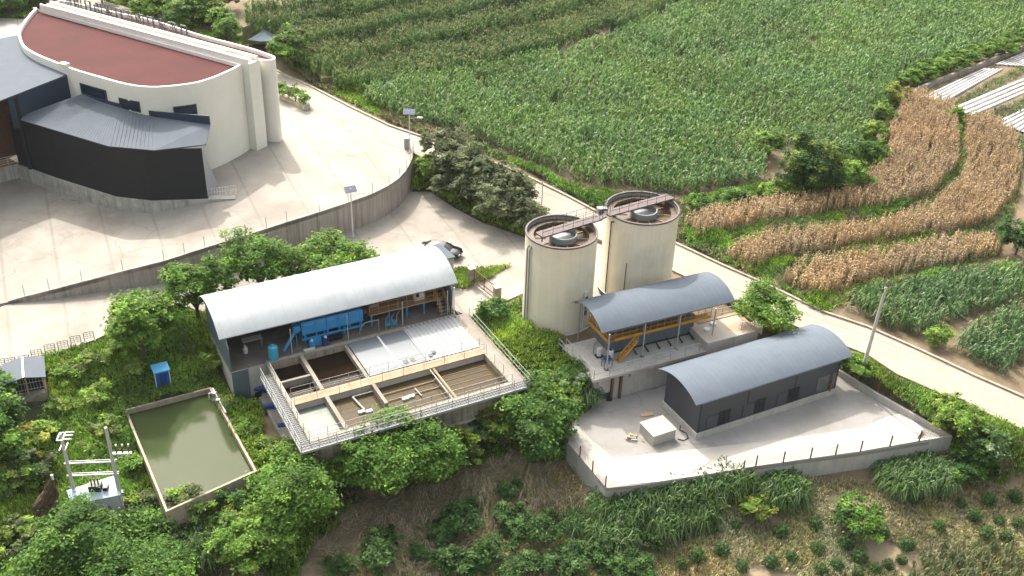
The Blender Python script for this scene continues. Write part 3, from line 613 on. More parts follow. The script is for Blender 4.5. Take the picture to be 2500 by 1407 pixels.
# ------------------------------------------------------------------ tent-roofed kiosk
kp = on(648, 131, SOIL); t = thing('kiosk', 'small kiosk with a pale blue tent roof among the bushes behind the hall', 'kiosk', kp)
hw = 2.1; z0 = kp[2]+2.5; mb = MB(); N_ = 8; vs = []; fs = []
for i in range(N_+1):
    for j in range(N_+1):
        x, y = (i/N_*2-1), (j/N_*2-1); s = max(abs(x), abs(y)); vs.append(kp+V3(x*hw, y*hw, 2.5+.95*(1-s)**1.5+.22*abs(x*y)))
for i in range(N_):
    for j in range(N_): a = i*(N_+1)+j; fs.append((a, a+N_+1, a+N_+2, a+1))
mb.add(vs, fs); mb.add([v-V3(0, 0, .06) for v in vs], [f[::-1] for f in fs]); mb.build('canopy', MT['tent'], t)
for sx in (-1, 1):
    for sy in (-1, 1): MB().box(kp+V3(sx*1.7-.06, sy*1.7-.06, -.2), V3(.12, 0, 0), V3(0, .12, 0), V3(0, 0, 2.75)).build('post', MT['black'], t)
MB().box(kp+V3(-1.7, -1.65, -.2), V3(3.4, 0, 0), V3(0, 3.3, 0), V3(0, 0, 1.3)).build('counter', MT['black'], t)
# ------------------------------------------------------------------ white vaulted plant shed
FZ = .3
e0, e1, e2 = at(535, 830, 3.5), at(1117, 690, 3.5), at(485, 727, 3.5)
(su0, sv0), (su1, sv1), (_, sv2) = uv(B, e0), uv(B, e1), uv(B, e2)
SV0, SV1, SRISE = (sv0+sv1)/2, sv2, 1.5
shed = thing('plant_shed', 'open fronted shed with a white vaulted sheet roof over blue machinery', 'shed', B(su0+5, SV0+2, FZ))
barrel(B, su0, su1, SV0, SV1, 3.5, SRISE, seam=.95, seamh=.022).build('roof', MT['whiteroof'], shed, smooth=True)
FL, FR, FV0, FV1 = su0+.6, su1-.8, 13.05, SV1-.5
MB().box(B(FL, FV0, -3.2), B(FR, FV0)-B(FL, FV0), B(0, FV1-FV0)-B(0, 0), V3(0, 0, FZ+3.2-.002)).build('floor', MT['conc'], shed)
MB().box(B(FL+.05, FV0+.02, FZ-.001), B(FR-FL-.1, 0)-B(0, 0), B(0, FV1-FV0-.05)-B(0, 0), V3(0, 0, .006)).build('floor_finish', MT['shedfloor'], shed)
def vpanel(u0, v0, u1, v1, z0, top, th=.12):
    a, b = B(u0, v0), B(u1, v1); return MB().ribbon_wall([V3(a[0], a[1], top(v0)), V3(b[0], b[1], top(v1))], [V3(a[0], a[1], z0), V3(b[0], b[1], z0)], th, 1)
tz = lambda v: arc_z(v, SV0, SV1, 3.5, SRISE)-.1
def gable(u, v0, v1, z0, m, th=.12, nm='end_wall'):
    mb = MB(); vv = np.linspace(v0, v1, 9); tp = [B(u, v, tz(v)) for v in vv]; bt = [B(u, v, z0) for v in vv]; mb.ribbon_wall(tp, bt, th, 1); return mb.build(nm, m, shed)
gable(FL, FV0+.0, FV1, FZ, MT['panel']); gable(FR+.12, FV0+.3, FV1, FZ, MT['panel'])
MB().ribbon_wall([B(FL, FV1, tz(FV1)), B(FR, FV1, tz(FV1))], [B(FL, FV1, FZ), B(FR, FV1, FZ)], .12, -1).build('back_wall', MT['darkclad'], shed)  # near-black wall colour paints in the shade behind the filter press
MB().box(B(FL-.06, FV0-.08, -3.2), B(1.45, 0)-B(0, 0), B(0, .07)-B(0, 0), V3(0, 0, 3.45)).build('base_panel', MT['panel'], shed)
for x, y in [(710,861),(848,829),(977,791),(1091,770)]:
    a, b = uv(B, at(x, y, FZ)); MB().tube(B(a, 13.35, FZ), B(a, 13.35, tz(13.35)), .055, 6).build('post', MT['galv'], shed)
a, b = uv(B, at(1097, 768, FZ)); MB().tube(B(a+.35, 13.2, -.1), B(a+.35, 13.2, 3.4), .06, 6).build('downpipe', MT['white'], shed)
MB().box(B(4.6, 16.4, FZ), B(2.2, 0)-B(0, 0), B(0, .1)-B(0, 0), V3(0, 0, 2.9)).build('partition', MT['lightpanel'], shed)
MB().box(B(11.2, 16.6, FZ), B(2.6, 0)-B(0, 0), B(0, .1)-B(0, 0), V3(0, 0, 3.4)).build('partition', MT['lightpanel'], shed)
# things under the shed roof
def setu(px, py): return uv(B, at(px, py, FZ))
fp_ = thing('filter_press', 'long bright blue filter press on short legs under the white roof', 'machine', B(8, 15, FZ))
ua = setu(742, 848)[0]; ub = setu(893, 815)[0]; prof = [(14.3, 1.15), (14.3, 2.0), (14.45, 2.35), (15.9, 2.35), (16.0, 2.0), (16.0, 1.15), (15.6, .8), (14.7, .8)]
mb = MB(); k = len(prof); mb.add([B(ua, v, FZ+z) for v, z in prof]+[B(ub, v, FZ+z) for v, z in prof], [tuple(range(k)), tuple(range(k, 2*k))[::-1]]+[(i, (i+1) % k, k+(i+1) % k, k+i) for i in range(k)]); mb.build('body', MT['blue'], fp_)
for f in np.linspace(.04, .96, 6):
    u = ua+(ub-ua)*f; MB().box(B(u-.06, 14.24, FZ+.75), B(.12, 0)-B(0, 0), B(0, .05)-B(0, 0), V3(0, 0, 1.62)).build('rib', MT['blue'], fp_)
for f in (.05, .35, .68, .95):
    for v in (14.5, 15.7): u = ua+(ub-ua)*f; MB().box(B(u, v, FZ), B(.18, 0)-B(0, 0), B(0, .18)-B(0, 0), V3(0, 0, .9)).build('leg', MT['blue'], fp_)
MB().box(B(ua-.05, 14.2, FZ+.62), B(ub-ua+.1, 0)-B(0, 0), B(0, .09)-B(0, 0), V3(0, 0, .18)).build('rail', MT['blue'], fp_)
MB().box(B(ua+.7, 13.85, FZ), B(.9, 0)-B(0, 0), B(0, .5)-B(0, 0), V3(0, 0, .75)).build('drive_unit', MT['blue'], fp_)
MB().box(B(ua+2.0, 13.8, FZ+.1), B(1.6, 0)-B(0, 0), B(0, .45)-B(0, 0), V3(0, 0, .35)).build('pump_base', MT['black'], fp_)
MB().tube(B(ub+.05, 15.1, FZ+1.7), B(ub+.55, 15.1, FZ+1.7), .55, 12).build('head_plate', MT['black'], fp_)
cs = thing('screw_conveyor', 'sloping blue screw conveyor at the left end of the filter press', 'machine', B(ua-1.4, 14.2, FZ))
MB().tube(B(ua-1.9, 13.9, FZ+.25), B(ua-.35, 14.5, FZ+2.0), .14, 8).build('screw_tube', MT['blue'], cs); MB().cbox(B(ua-.45, 14.5, FZ+1.7), .6, .6, .55, A_B).build('hopper', MT['blue'], cs); MB().tube(B(ua-.5, 14.5, FZ), B(ua-.5, 14.5, FZ+1.7), .05, 5).build('support_leg', MT['blue'], cs)
p = B(*setu(669, 880), FZ); t = thing('dosing_tank', 'upright turquoise cylinder tank at the shed edge by the dark basin', 'tank', p)
MB().lathe(p, [(.02, p[2]+.02), (.42, p[2]+.02), (.44, p[2]+.08), (.44, p[2]+1.35), (.38, p[2]+1.48), (.1, p[2]+1.55), (.02, p[2]+1.55)], 20).build('body', MT['cyan'], t, smooth=True); MB().tube(p+V3(0, 0, 1.5), p+V3(0, 0, 1.68), .12, 10).build('lid', MT['cyan'], t)
for px, py, lab in [(757,842,'blue motor drum standing before the left end of the filter press'),(790,833,'dark blue motor drum before the middle of the filter press')]:
    p = B(setu(px, py)[0], 13.6, FZ); t = thing('motor_pump', lab, 'pump', p); MB().tube(p+V3(0, 0, .1), p+V3(0, 0, .8), .26, 12).build('motor', MT['blue'] if px < 770 else MT['pumpblue'], t); MB().cbox(p, .6, .6, .1, A_B).build('base', MT['black'], t); MB().tube(p+V3(0, 0, .8), p+V3(0, 0, .95), .12, 8).build('cap', MT['white'], t)
p = B(*setu(612, 858), FZ); t = thing('work_bench', 'cluttered bench inside the left end of the white roofed shed', 'bench', p)
MB().cbox(p+V3(0, .8, .8), 1.8, .7, .06, A_B).build('bench_top', MT['conc'], t)
for dx in (-.8, .8): MB().cbox(p+V3(dx*math.cos(A_B), .8+dx*math.sin(A_B), 0), .08, .6, .8, A_B).build('leg', MT['steel'], t)
p = B(*setu(600, 862), FZ); t = thing('white_container', 'white plastic container on the shed floor near the bench', 'container', p); MB().lathe(p, [(.01, p[2]), (.2, p[2]), (.22, p[2]+.5), (.1, p[2]+.62), (.1, p[2]+.72), (.01, p[2]+.72)], 12).build('body', MT['white'], t); MB().tube(p+V3(0, 0, .72), p+V3(0, 0, .78), .12, 8).build('cap', MT['white'], t)
# mezzanine with yellow rails at the right end
u0 = setu(912, 810)[0]; u1 = FR-.3; mz = thing('work_platform', 'raised steel platform with yellow railings at the right end of the shed', 'platform', B(u0, 15, FZ)); PZ = FZ+1.2
MB().box(B(u0, 14.6, PZ), B(u1-u0, 0)-B(0, 0), B(0, 1.9)-B(0, 0), V3(0, 0, .12)).build('deck', MT['conc_tan'], mz)
for f in np.linspace(.02, .97, 5):
    for v in (14.7, 16.2): MB().box(B(u0+(u1-u0)*f, v, FZ), B(.12, 0)-B(0, 0), B(0, .12)-B(0, 0), V3(0, 0, 1.2)).build('leg', MT['blue'], mz)
railing(mz, [B(u0, 14.65, PZ+.12), B(u1, 14.65, PZ+.12)], m=MT['yellow'], sp=.9, r=.03); railing(mz, [B(u1, 14.6, PZ+.12), B(u1+.05, 13.3, FZ)], m=MT['yellow'], sp=.6, r=.03, name='stair_railing'); railing(mz, [B(u1-.8, 14.6, PZ+.12), B(u1-.75, 13.3, FZ)], m=MT['yellow'], sp=.6, r=.03, name='stair_railing')
st = MB()
for i in range(5): st.box(B(u1-.78, 14.5-i*.26, PZ-.1-i*.24), B(.76, 0)-B(0, 0), B(0, .25)-B(0, 0), V3(0, 0, .05))
st.build('stair_treads', MT['steel'], mz)
p = B(u1-2.2, 15.4, PZ+.12); t = thing('control_cabinet', 'white control cabinet on the raised platform with yellow railings', 'cabinet', p); MB().cbox(p, 1.0, .5, 1.35, A_B).build('body', MT['white'], t); MB().box(B(u1-2.6, 15.11, PZ+.5), B(.35, 0)-B(0, 0), B(0, .03)-B(0, 0), V3(0, 0, .6)).build('door_panel', MT['black'], t)
MB().cbox(p+V3(0, 0, 1.35), 1.1, .6, .06, A_B).build('cap', MT['white'], t)
p = B(u0+.9, 15.9, PZ+.12); t = thing('control_box', 'pale control box with a dark front left of the white control cabinet', 'cabinet', p); MB().cbox(p, .8, .4, 1.2, A_B).build('body', MT['lightpanel'], t); MB().box(B(u0+.6, 15.66, PZ+.5), B(.6, 0)-B(0, 0), B(0, .03)-B(0, 0), V3(0, 0, .5)).build('screen', MT['black'], t)
ht = thing('pipe_loop', 'curved steel pipe loop with valves beside the filter press', 'pipework', B(*setu(895, 830), FZ)); a0, b0 = setu(880, 822); b0 = 13.75
MB().path([B(a0+.75-.75*math.cos(x), b0, FZ+.1+1.15*math.sin(x)) for x in np.linspace(0, math.pi*.55, 8)]+[B(a0+1.9, b0, FZ+1.2), B(a0+1.9, b0, FZ)], .05, 6).build('pipe', MT['steel'], ht)
for k, du in enumerate((2.6, 3.2, 3.7)): MB().path([B(a0+du, b0, FZ), B(a0+du, b0, FZ+1.0+.1*k), B(a0+du+.5, b0+.6, FZ+1.0+.1*k)], .05, 6).build('pipe', MT['steel'], ht)
for du in (2.9, 3.5): MB().cbox(B(a0+du, b0+.2, FZ+.2), .35, .35, .4, A_B).build('valve', MT['cyan'], ht)
# ------------------------------------------------------------------ settling basin
BZ = .4; bs = thing('settling_basin', 'large open concrete settling basin split into water cells beside the white roofed shed', 'basin', B(10, 6, BZ))
def bbox(u0, v0, u1, v1, z0, z1): return (B(u0, v0, z0), B(u1, v0)-B(u0, v0), B(u0, v1)-B(u0, v0), V3(0, 0, z1-z0))
WU0, WU1, WV0, WV1 = 1.0, 19.35, .95, 13.0
for a in [(WU0, WV0, WU1, WV0+.3, -4.6, BZ), (WU0, WV0+.3, WU0+.3, WV1-.35, -4.6, BZ), (WU1-.3, WV0+.3, WU1, WV1-.35, -4.0, BZ), (WU0, WV1-.35, WU1, WV1, -3.6, BZ)]: MB().box(*bbox(*a)).build('outer_wall', MT['conc_stained'], bs)
MB().box(*bbox(WU0+.3, WV0+.3, WU1-.3, WV1-.35, -3.9, -3.6)).build('basin_floor', MT['conc'], bs)
MB().box(*bbox(WU0+.02, WV1-.33, WU1, WV1+.12, BZ+.003, BZ+.12)).build('coping', MT['divider'], bs)
TV0, TV1 = 6.05, 7.0
MB().box(*bbox(WU0+.302, TV0, WU1-.302, TV1, -3.6, BZ-.05)).build('walkway_wall', MT['conc'], bs); MB().box(*bbox(WU0+.31, TV0-.05, WU1-.31, TV1+.05, BZ-.049, BZ+.06)).build('tan_walkway', MT['conc_tan'], bs)
for a, nm in [((3.98, WV0+.31, 4.32, TV0-.052, -3.6, BZ+.1), 'dividing_wall'), ((3.98, TV1+.052, 4.32, WV1-.36, -3.6, BZ+.1), 'dividing_wall'), ((8.15, TV1+.052, 8.45, WV1-.36, -3.6, BZ), 'dividing_wall'), ((8.2, 3.0, 8.5, TV0-.052, -3.6, BZ+.05), 'dividing_wall'), ((WU0+.31, 9.55, 3.97, 9.8, -3.6, BZ), 'dividing_wall')]: MB().box(*bbox(*a)).build(nm, MT['divider'], bs)
for u in (14.0,): MB().tube(B(u, WV0+.3, BZ-.1), B(u, TV0-.05, BZ-.1), .11, 8).build('pipe', MT['conc_tan'], bs); MB().tube(B(u-.35, WV0+.3, BZ-.05), B(u-.35, TV0-.05, BZ-.05), .06, 8).build('pipe', MT['conc_white'], bs)
for (z, a), m, nm in [((-.3, (1.3, 9.8, 4.0, 12.65)), W_DARK, 'water'), ((-.25, (1.3, 7.0, 4.0, 9.55)), W_DARK, 'water'), ((-.15, (4.3, 7.0, 8.15, 12.65)), W_DARK, 'water'), ((-.2, (1.3, 1.25, 4.0, 6.05)), MT['sludge'], 'water'), ((-.22, (4.3, 1.25, 19.05, 6.05)), W_BROWN, 'water')]:
    u0, v0, u1, v1 = a; struct(MB().add([B(u0-.01, v0-.01, z), B(u1+.01, v0-.01, z), B(u1+.01, v1+.01, z), B(u0-.01, v1+.01, z)], [(0, 1, 2, 3)]).build('water', m))
# grating walkways hung on the outside
def grating(u0, v0, u1, v1, along_u):
    mb = MB(); nu = int((u1-u0)/.25); nv = int((v1-v0)/.25)
    mb.box(*bbox(u0, v0, u1, v1, BZ-.06, BZ-.03))
    for i in range(nu+1): mb.box(*bbox(u0+(u1-u0-.05)*i/nu, v0, u0+(u1-u0-.05)*i/nu+.05, v1, BZ-.03, BZ+.02))
    for i in range(nv+1): mb.box(*bbox(u0, v0+(v1-v0-.05)*i/nv, u1, v0+(v1-v0-.05)*i/nv+.05, BZ-.031, BZ+.012))
    return mb
grating(-.02, .98, .97, 11.2, 0).build('grating_deck', MT['grate'], bs); grating(-.02, -.02, 20.35, .93, 1).build('grating_deck', MT['grate'], bs)
for f in ((-.04, -.06, 20.38, -.02, BZ-.2, BZ+.03), (-.06, -.02, -.02, 11.2, BZ-.2, BZ+.03)): MB().box(*bbox(*f)).build('edge_beam', MT['galv'], bs)
MB().box(*bbox(19.36, .95, 20.6, 13.0, -2.5, BZ-.05)).build('side_slab', MT['divider'], bs)
for u in np.arange(.6, 20, 2.4):
    MB().beam(B(u, .95, BZ-.25), B(u, 0, BZ-.12), .1, .12).build('bracket', MT['steel'], bs)
for z, nm in ((-2.2, 'waler_beam'), (-3.0, 'waler_beam')): MB().box(*bbox(.9, .72, 20, .93, z, z+.18)).build(nm, MT['conc'], bs)
railing(bs, [B(.0, 11.0, BZ), B(.0, .0, BZ), B(20.33, .0, BZ)], sp=1.5, r=.025); railing(bs, [B(.95, 11.4, BZ), B(.98, .95, BZ), B(19.2, .97, BZ)], sp=1.5, r=.025)
railing(bs, [B(1.4, TV1, BZ+.06), B(8.2, TV1, BZ+.06)], sp=1.7, r=.022); railing(bs, [B(8.4, TV1, BZ+.06), B(19.0, TV1, BZ+.06)], sp=1.7, r=.022); railing(bs, [B(1.4, TV0, BZ+.06), B(19, TV0, BZ+.06)], sp=1.9, r=.022)
railing(bs, [B(20.5, 12.2, BZ-.05), B(20.5, .1, BZ-.05)], sp=1.7, r=.025); railing(bs, [B(19.2, 6.0, BZ), B(19.2, .95, BZ)], sp=1.6, r=.022)
railing(bs, [B(19.1, 13.2, BZ), B(19.15, 11.6, BZ)], sp=1.2, r=.03)
# sheet covers
cv = thing('cover_sheet', 'flat grey sheet cover over a basin cell beside the dark water', 'cover', B(11, 10, BZ))
MB().box(*bbox(8.5, 7.12, 13.9, 12.75, BZ+.02, BZ+.1)).build('sheet', MT['cover1'], cv); MB().box(*bbox(11.3, 7.14, 11.45, 12.6, BZ+.1, BZ+.15)).build('joint_strip', MT['white'], cv)
for q in ((11.9, 7.5), (12.6, 7.55)): MB().box(*bbox(q[0], q[1], q[0]+.45, q[1]+.55, BZ+.1, BZ+.13)).build('vent_hole', MT['black'], cv)
cv = thing('ribbed_cover', 'white ribbed sheet cover over the basin cell nearest the gate', 'cover', B(16.5, 10, BZ)); mb = MB(); mb.box(*bbox(13.95, 7.12, 19.1, 13.0, BZ+.02, BZ+.09))
for u in np.arange(14.1, 19.0, .42): mb.box(*bbox(u, 7.12, u+.13, 12.98, BZ+.091, BZ+.14))
mb.build('sheet', MT['cover2'], cv)
for q in ((14.3, 7.5), (14.75, 7.8)): MB().box(*bbox(q[0], q[1], q[0]+.4, q[1]+.4, BZ+.2, BZ+.23)).build('vent_hole', MT['black'], cv)
# floating pipes in the brown cell
pp_ = thing('aeration_pipework', 'pale pipe frame and floats lying in the brown water cell', 'pipework', B(8, 4, -.4))
u_, v_ = uv(B, at(885, 968, -.3))
MB().path([B(4.4+1.9, 5.6, .0), B(8.1, 5.6, .0)], .06).build('pipe', MT['conc_white'], pp_); MB().path([B(6.3, 5.6, -.02), B(6.6, 3.6, -.08)], .09).build('pipe', MT['conc_white'], pp_)
for a, b in ((6.3, 3.5), (6.9, 3.3), (10.3, 3.6), (10.9, 3.7)): MB().cbox(B(a, b, -.25), .55, .3, .2, A_B).build('float', MT['white'], pp_)
for v in (4.9, 3.9): MB().path([B(8.7, v, -.12), B(13.4, v, -.14), B(13.95, v+.1, .1)], .045).build('pipe', MT['conc_tan'], pp_)
for v in (5.2, 4.5, 3.7, 2.9): MB().path([B(14.3, v, -.2), B(18.6, v, -.2)], .03).build('pipe', MT['conc_tan'], pp_)
MB().path([B(11.6, 4.6, -.1), B(11.7, 3.3, -.1)], .06).build('pipe', MT['conc_white'], pp_)
t = thing('concrete_block', 'pale block on the coping between the two dark water cells', 'block', B(4.9, 12.9, BZ+.12)); MB().cbox(B(5.0, 12.88, BZ+.125), 1.0, .4, .28, A_B).build('block', MT['conc_white'], t)
# steps beside the basin and blue pumps
for i, (px, py, lab) in enumerate([(632,962,'deep blue pump beside the basin walkway near the shed corner'),(655,1000,'dark pump set half in the basin shadow below the walkway'),(688,1042,'blue pump with white cap on pale slab below the walkway')]):
    p = at(px, py, -2.75); p[2] = float(SOIL(p[0], p[1]))+.05; t = thing('slurry_pump', lab, 'pump', p, 'pumps below the basin walkway')
    MB().tube(p+V3(-.35, -.1, .45), p+V3(.35, .1, .45), .24, 12).build('motor', MT['pumpblue'], t); MB().cbox(p, 1.3, .55, .14, A_B+1.2).build('base', MT['black'], t); MB().lathe(p+V3(.55, .2, 0), [(.01, p[2]+.1), (.3, p[2]+.1), (.34, p[2]+.5), (.2, p[2]+.8), (.01, p[2]+.8)], 12).build('casing', MT['pumpblue'], t)
    MB().path([p+V3(.55, .2, .8), p+V3(.55, .2, 1.3), p+V3(1.1, .5, 1.3)], .09).build('pipe', MT['pumpblue'], t)
sl_ = [at(x, y, -2.75) for x, y in [(612,935),(640,925),(745,1085),(690,1075)]]; o = MB().prism([p for p in sl_], -3.4, -2.62).build('path', MT['paving']); struct(o)
# ------------------------------------------------------------------ pond
pd = thing('concrete_pond', 'rectangular concrete pond with thin tan walls full of green water', 'pond', pond_c[0]); ctr = sum(pond_c)/4
po = [(p[0], p[1]) for p in pond_c]; mb = MB(); pin = ringwall(mb, po, .27, -5.2, -2.2); mb.build('wall', MT['pond_wall'], pd)
PWZ = -2.7
struct(MB().add([(p[0], p[1], PWZ) for p in inset(po, .2*(1 if area(po) > 0 else -1))], [(0, 1, 2, 3)]).build('water', W_POND))
a, b = pond_c[1], pond_c[2]; d = (b-a)/np.linalg.norm(b-a); mb = MB(); mb.path([a+d*.6+V3(.0, 0, .25), a+d*4.5+V3(0, 0, .2)], .07); mb.path([a+d*1.2+V3(0, 0, .22), a+d*1.2+V3(-.5, -.1, .1), a+d*1.2+V3(-.5, -.1, -.6)], .06); mb.build('pipe', MT['white'], pd)
for k in (1.5, 2.6): MB().cbox(a+d*k+V3(-.1, 0, .02), .3, .3, .35).build('valve', MT['steel'], pd)
# ------------------------------------------------------------------ the two tall tanks and their bridge
def tank(c, r, zb, zt, label):
    t = thing('storage_tank', label, 'tank', (*c, zb), 'tall cream cylindrical tanks'); c = V3(*c, 0)
    MB().lathe(c, [(r, zb+.3), (r, zt-.02), (r-.1, zt-.02), (r-.1, zt-1.0)], 64).build('shell', MT['cream'], t, smooth=True)
    MB().lathe(c, [(r-.11, zt-.05), (r-.11, zt-1.2)], 64).build('inner_lining', MT['tankin'], t, smooth=True)
    MB().lathe(c, [(r-.12, zt-.45), (r-.75, zt-.45), (r-.75, zt-.9)], 48).build('launder', MT['mud'], t)
    MB().lathe(c, [(r+.05, zt-.16), (r+.05, zt), (r-.12, zt), (r-.12, zt-.16)], 64, close=True).build('rim', MT['deckplate'], t, smooth=True)
    MB().disc(c, r-.1, zt-.85, 48).build('sludge_surface', MT['mud'], t)
    MB().lathe(c+V3(.15, -.1, 0), [(1.3, zt-.8), (1.3, zt-.2), (1.2, zt-.2), (1.2, zt-.8)], 32).build('centre_well', MT['tankin'], t, smooth=True)
    MB().disc(c+V3(.15, -.1, 0), 1.19, zt-.6, 24).build('well_liquid', MT['steel'], t)
    MB().lathe(c, [(r+.12, zb-1.2), (r+.12, zb+.28), (r-.05, zb+.28)], 64).build('base_ring', MT['black'], t); MB().lathe(c, [(r+.16, zb+.34), (r+.22, zb+.4), (r+.16, zb+.46), (r+.1, zb+.4)], 64, close=True).build('base_pipe', MT['white'], t)
    for a in np.linspace(0, 2*math.pi, 10, False): MB().beam(c+V3(math.cos(a)*1.4, math.sin(a)*1.4, zt-.78), c+V3(math.cos(a)*(r-.8), math.sin(a)*(r-.8), zt-.78), .09, .05).build('rake_arm', MT['ochre'], t)
    return t
K1, R1, T1B, T1T = (4.42, 87.5), 3.35, -.9, 8.8; K2, R2, T2B, T2T = (12.3, 92.2), 3.55, .2, 9.2
t1 = tank(K1, R1, T1B, T1T, 'tall cream cylindrical tank standing nearer the weedy bank and gate')
t2 = tank(K2, R2, T2B, T2T, 'tall cream cylindrical tank standing behind the open canopy by the road')
for px in (1283, 1292):
    p = at(px, 795, T1B+.1); ang = math.atan2(p[1]-K1[1], p[0]-K1[0]); rr = R1+.16+(0 if px < 1288 else 0); dx = math.radians(207 if px < 1288 else 214); q = V3(K1[0]+rr*math.cos(dx), K1[1]+rr*math.sin(dx), 0)
    MB().path([q+V3(0, 0, T1B-.3), q+V3(0, 0, T1T-1.0), V3(K1[0]+(R1-.05)*math.cos(dx), K1[1]+(R1-.05)*math.sin(dx), T1T-.75)], .085, 8).build('pipe', MT['steel'], t1); MB().tube(q+V3(0, 0, T1B+.3), q+V3(0, 0, T1B+.7), .15, 8).build('valve', MT['pumpblue'], t1)
dx = math.radians(213); q = V3(K2[0]+(R2+.12)*math.cos(dx), K2[1]+(R2+.12)*math.sin(dx), 0); MB().path([q+V3(0, 0, T2B), q+V3(0, 0, T2T-.7), q+V3(.6, -.3, T2T-.5)], .06).build('pipe', MT['black'], t2)
dx = math.radians(247); q = V3(K2[0]+(R2+.1)*math.cos(dx), K2[1]+(R2+.1)*math.sin(dx), 0); MB().tube(q+V3(0, 0, T2B+1), q+V3(0, 0, T2B+4.6), .04, 5).build('cable', MT['black'], t2)
dx = math.radians(318); q = V3(K1[0]+(R1+.08)*math.cos(dx), K1[1]+(R1+.08)*math.sin(dx), 0)
MB().cbox(q+V3(0, 0, T1B+.4), .45, .12, 4.2, dx+math.pi/2).build('gauge_board', MT['white'], t1)
g0 = q+V3(math.cos(dx), math.sin(dx), 0)*.07
for k in range(3): MB().cbox(g0+V3(0, 0, T1B+2.0+k*.75), .36, .03, .55, dx+math.pi/2).build('gauge_plate', MT['shedwall'], t1)
# bridge
b0, b1 = at(1316, 575, 9.0), at(1462, 531, 9.0); b2, b3 = at(1480, 523, 9.35), at(1637, 480, 9.35)
br = thing('tank_bridge', 'brown plated walkway with thin dark railings crossing the tops of both tanks', 'footbridge', (b1+b2)/2)
for a, b in ((b0, b1), (b1, b2), (b2, b3)):
    MB().beam(a, b, 1.15, .14).build('deck', MT['deckplate'], br); d = (b-a)/np.linalg.norm(b-a); s = np.cross(d, V3(0, 0, 1)); s /= np.linalg.norm(s)
    for k in (-.55, .55): railing(br, [a+s*k+V3(0, 0, .07), b+s*k+V3(0, 0, .07)], m=MT['rust'] if False else MT['black'], sp=1.15, r=.022, h=1.0)
for p in (b0+V3(.3, .1, -.1), b1-V3(.6, .2, .1)): MB().beam(p, p-V3(0, 0, .6), .12).build('support_post', MT['black'], br)
MB().cbox(b1+V3(.3, .9, .1), .9, .6, .5, .3).build('hoist_box', MT['steel'], br)
MT['shedleaf'] = mat('faded_grey_panel', (.044, .051, .062), .5, var=.1)
# ------------------------------------------------------------------ raised platform with the canopy
A_U = math.radians(26.1); GZ = -.4
U = mkframe(at(1449, 930, GZ), A_U)
def ubox(fr, u0, v0, u1, v1, z0, z1): return (fr(u0, v0, z0), fr(u1, v0)-fr(u0, v0), fr(u0, v1)-fr(u0, v0), V3(0, 0, z1-z0))
lu, lv = uv(U, at(1357, 848, GZ)); ru, rv = uv(U, at(1744, 853, GZ))
PV = lv
pf_ = thing('concrete_platform', 'raised concrete platform carrying the canopy and blue grey machine house', 'platform', U(4, 2, GZ))
MB().box(*ubox(U, 0, 0, ru, PV, GZ-.28, GZ)).build('slab', MT['conc'], pf_)
MB().box(*ubox(U, .25, .35, ru-.1, PV-.1, -4.0, GZ-.281)).build('support_wall', MT['conc'], pf_)
for u in np.arange(.6, ru, 3.3): MB().box(*ubox(U, u, .05, u+.55, .349, GZ-.75, GZ-.282)).build('beam_end', MT['conc_white'], pf_)
for u in (2.0, 2.9): MB().box(*ubox(U, u, .05, u+.2, .3, -3.4, GZ-.282)).build('steel_prop', MT['rust'], pf_)
railing(pf_, [U(.1, PV-.5, GZ), U(.1, .12, GZ), U(ru-1.6, .12, GZ)], sp=1.5, r=.03)
railing(pf_, [U(-.5, PV-.2, GZ), U(-.45, PV-1.8, GZ)], sp=.9, r=.03)
MB().box(*ubox(U, -1.2, 1.0, -.02, 2.4, GZ-.35, GZ-.1)).build('landing', MT['conc_white'], pf_)
# canopy
z_e = 3.55
(cu0, cv0), (cu1, cv1), (cu2, cv2) = (uv(U, at(x, y, z_e)) for x, y in ((1475.7, 820.7), (1787.5, 729), (1386, 740)))
CV0, CV1 = (cv0+cv1)/2, cv2; CR = 1.0
cn = thing('open_canopy', 'vaulted blue grey sheet canopy on slim posts over the raised platform', 'canopy', U(5, 2, GZ))
barrel(U, cu0, cu1, CV0, CV1, z_e, CR, seam=.55, seamh=.02).build('roof', MT['blueroof'], cn, smooth=True)
posts = [uv(U, at(x, y, GZ)) for x, y in ((1480.5, 904), (1567.5, 871), (1651, 853), (1735.5, 839))]
vfront = CV0+.45
for u, v in posts: MB().tube(U(u, v, GZ), U(u, v, arc_z(max(v, CV0+.02), CV0, CV1, z_e, CR)-.1), .07, 8).build('post', MT['galv'], cn); MB().cbox(U(u, v, GZ), .3, .3, .06, A_U).build('base_plate', MT['rust'], cn)
for u, _ in posts: MB().tube(U(u, CV1-.5, GZ-.3), U(u, CV1-.5, arc_z(CV1-.5, CV0, CV1, z_e, CR)-.1), .07, 8).build('post', MT['steel'], cn)
for v in (CV0+.25, CV1-.4): MB().box(*ubox(U, cu0+.1, v, cu1-.1, v+.1, arc_z(v, CV0, CV1, z_e, CR)-.3, arc_z(v, CV0, CV1, z_e, CR)-.12)).build('purlin', MT['steel'], cn)
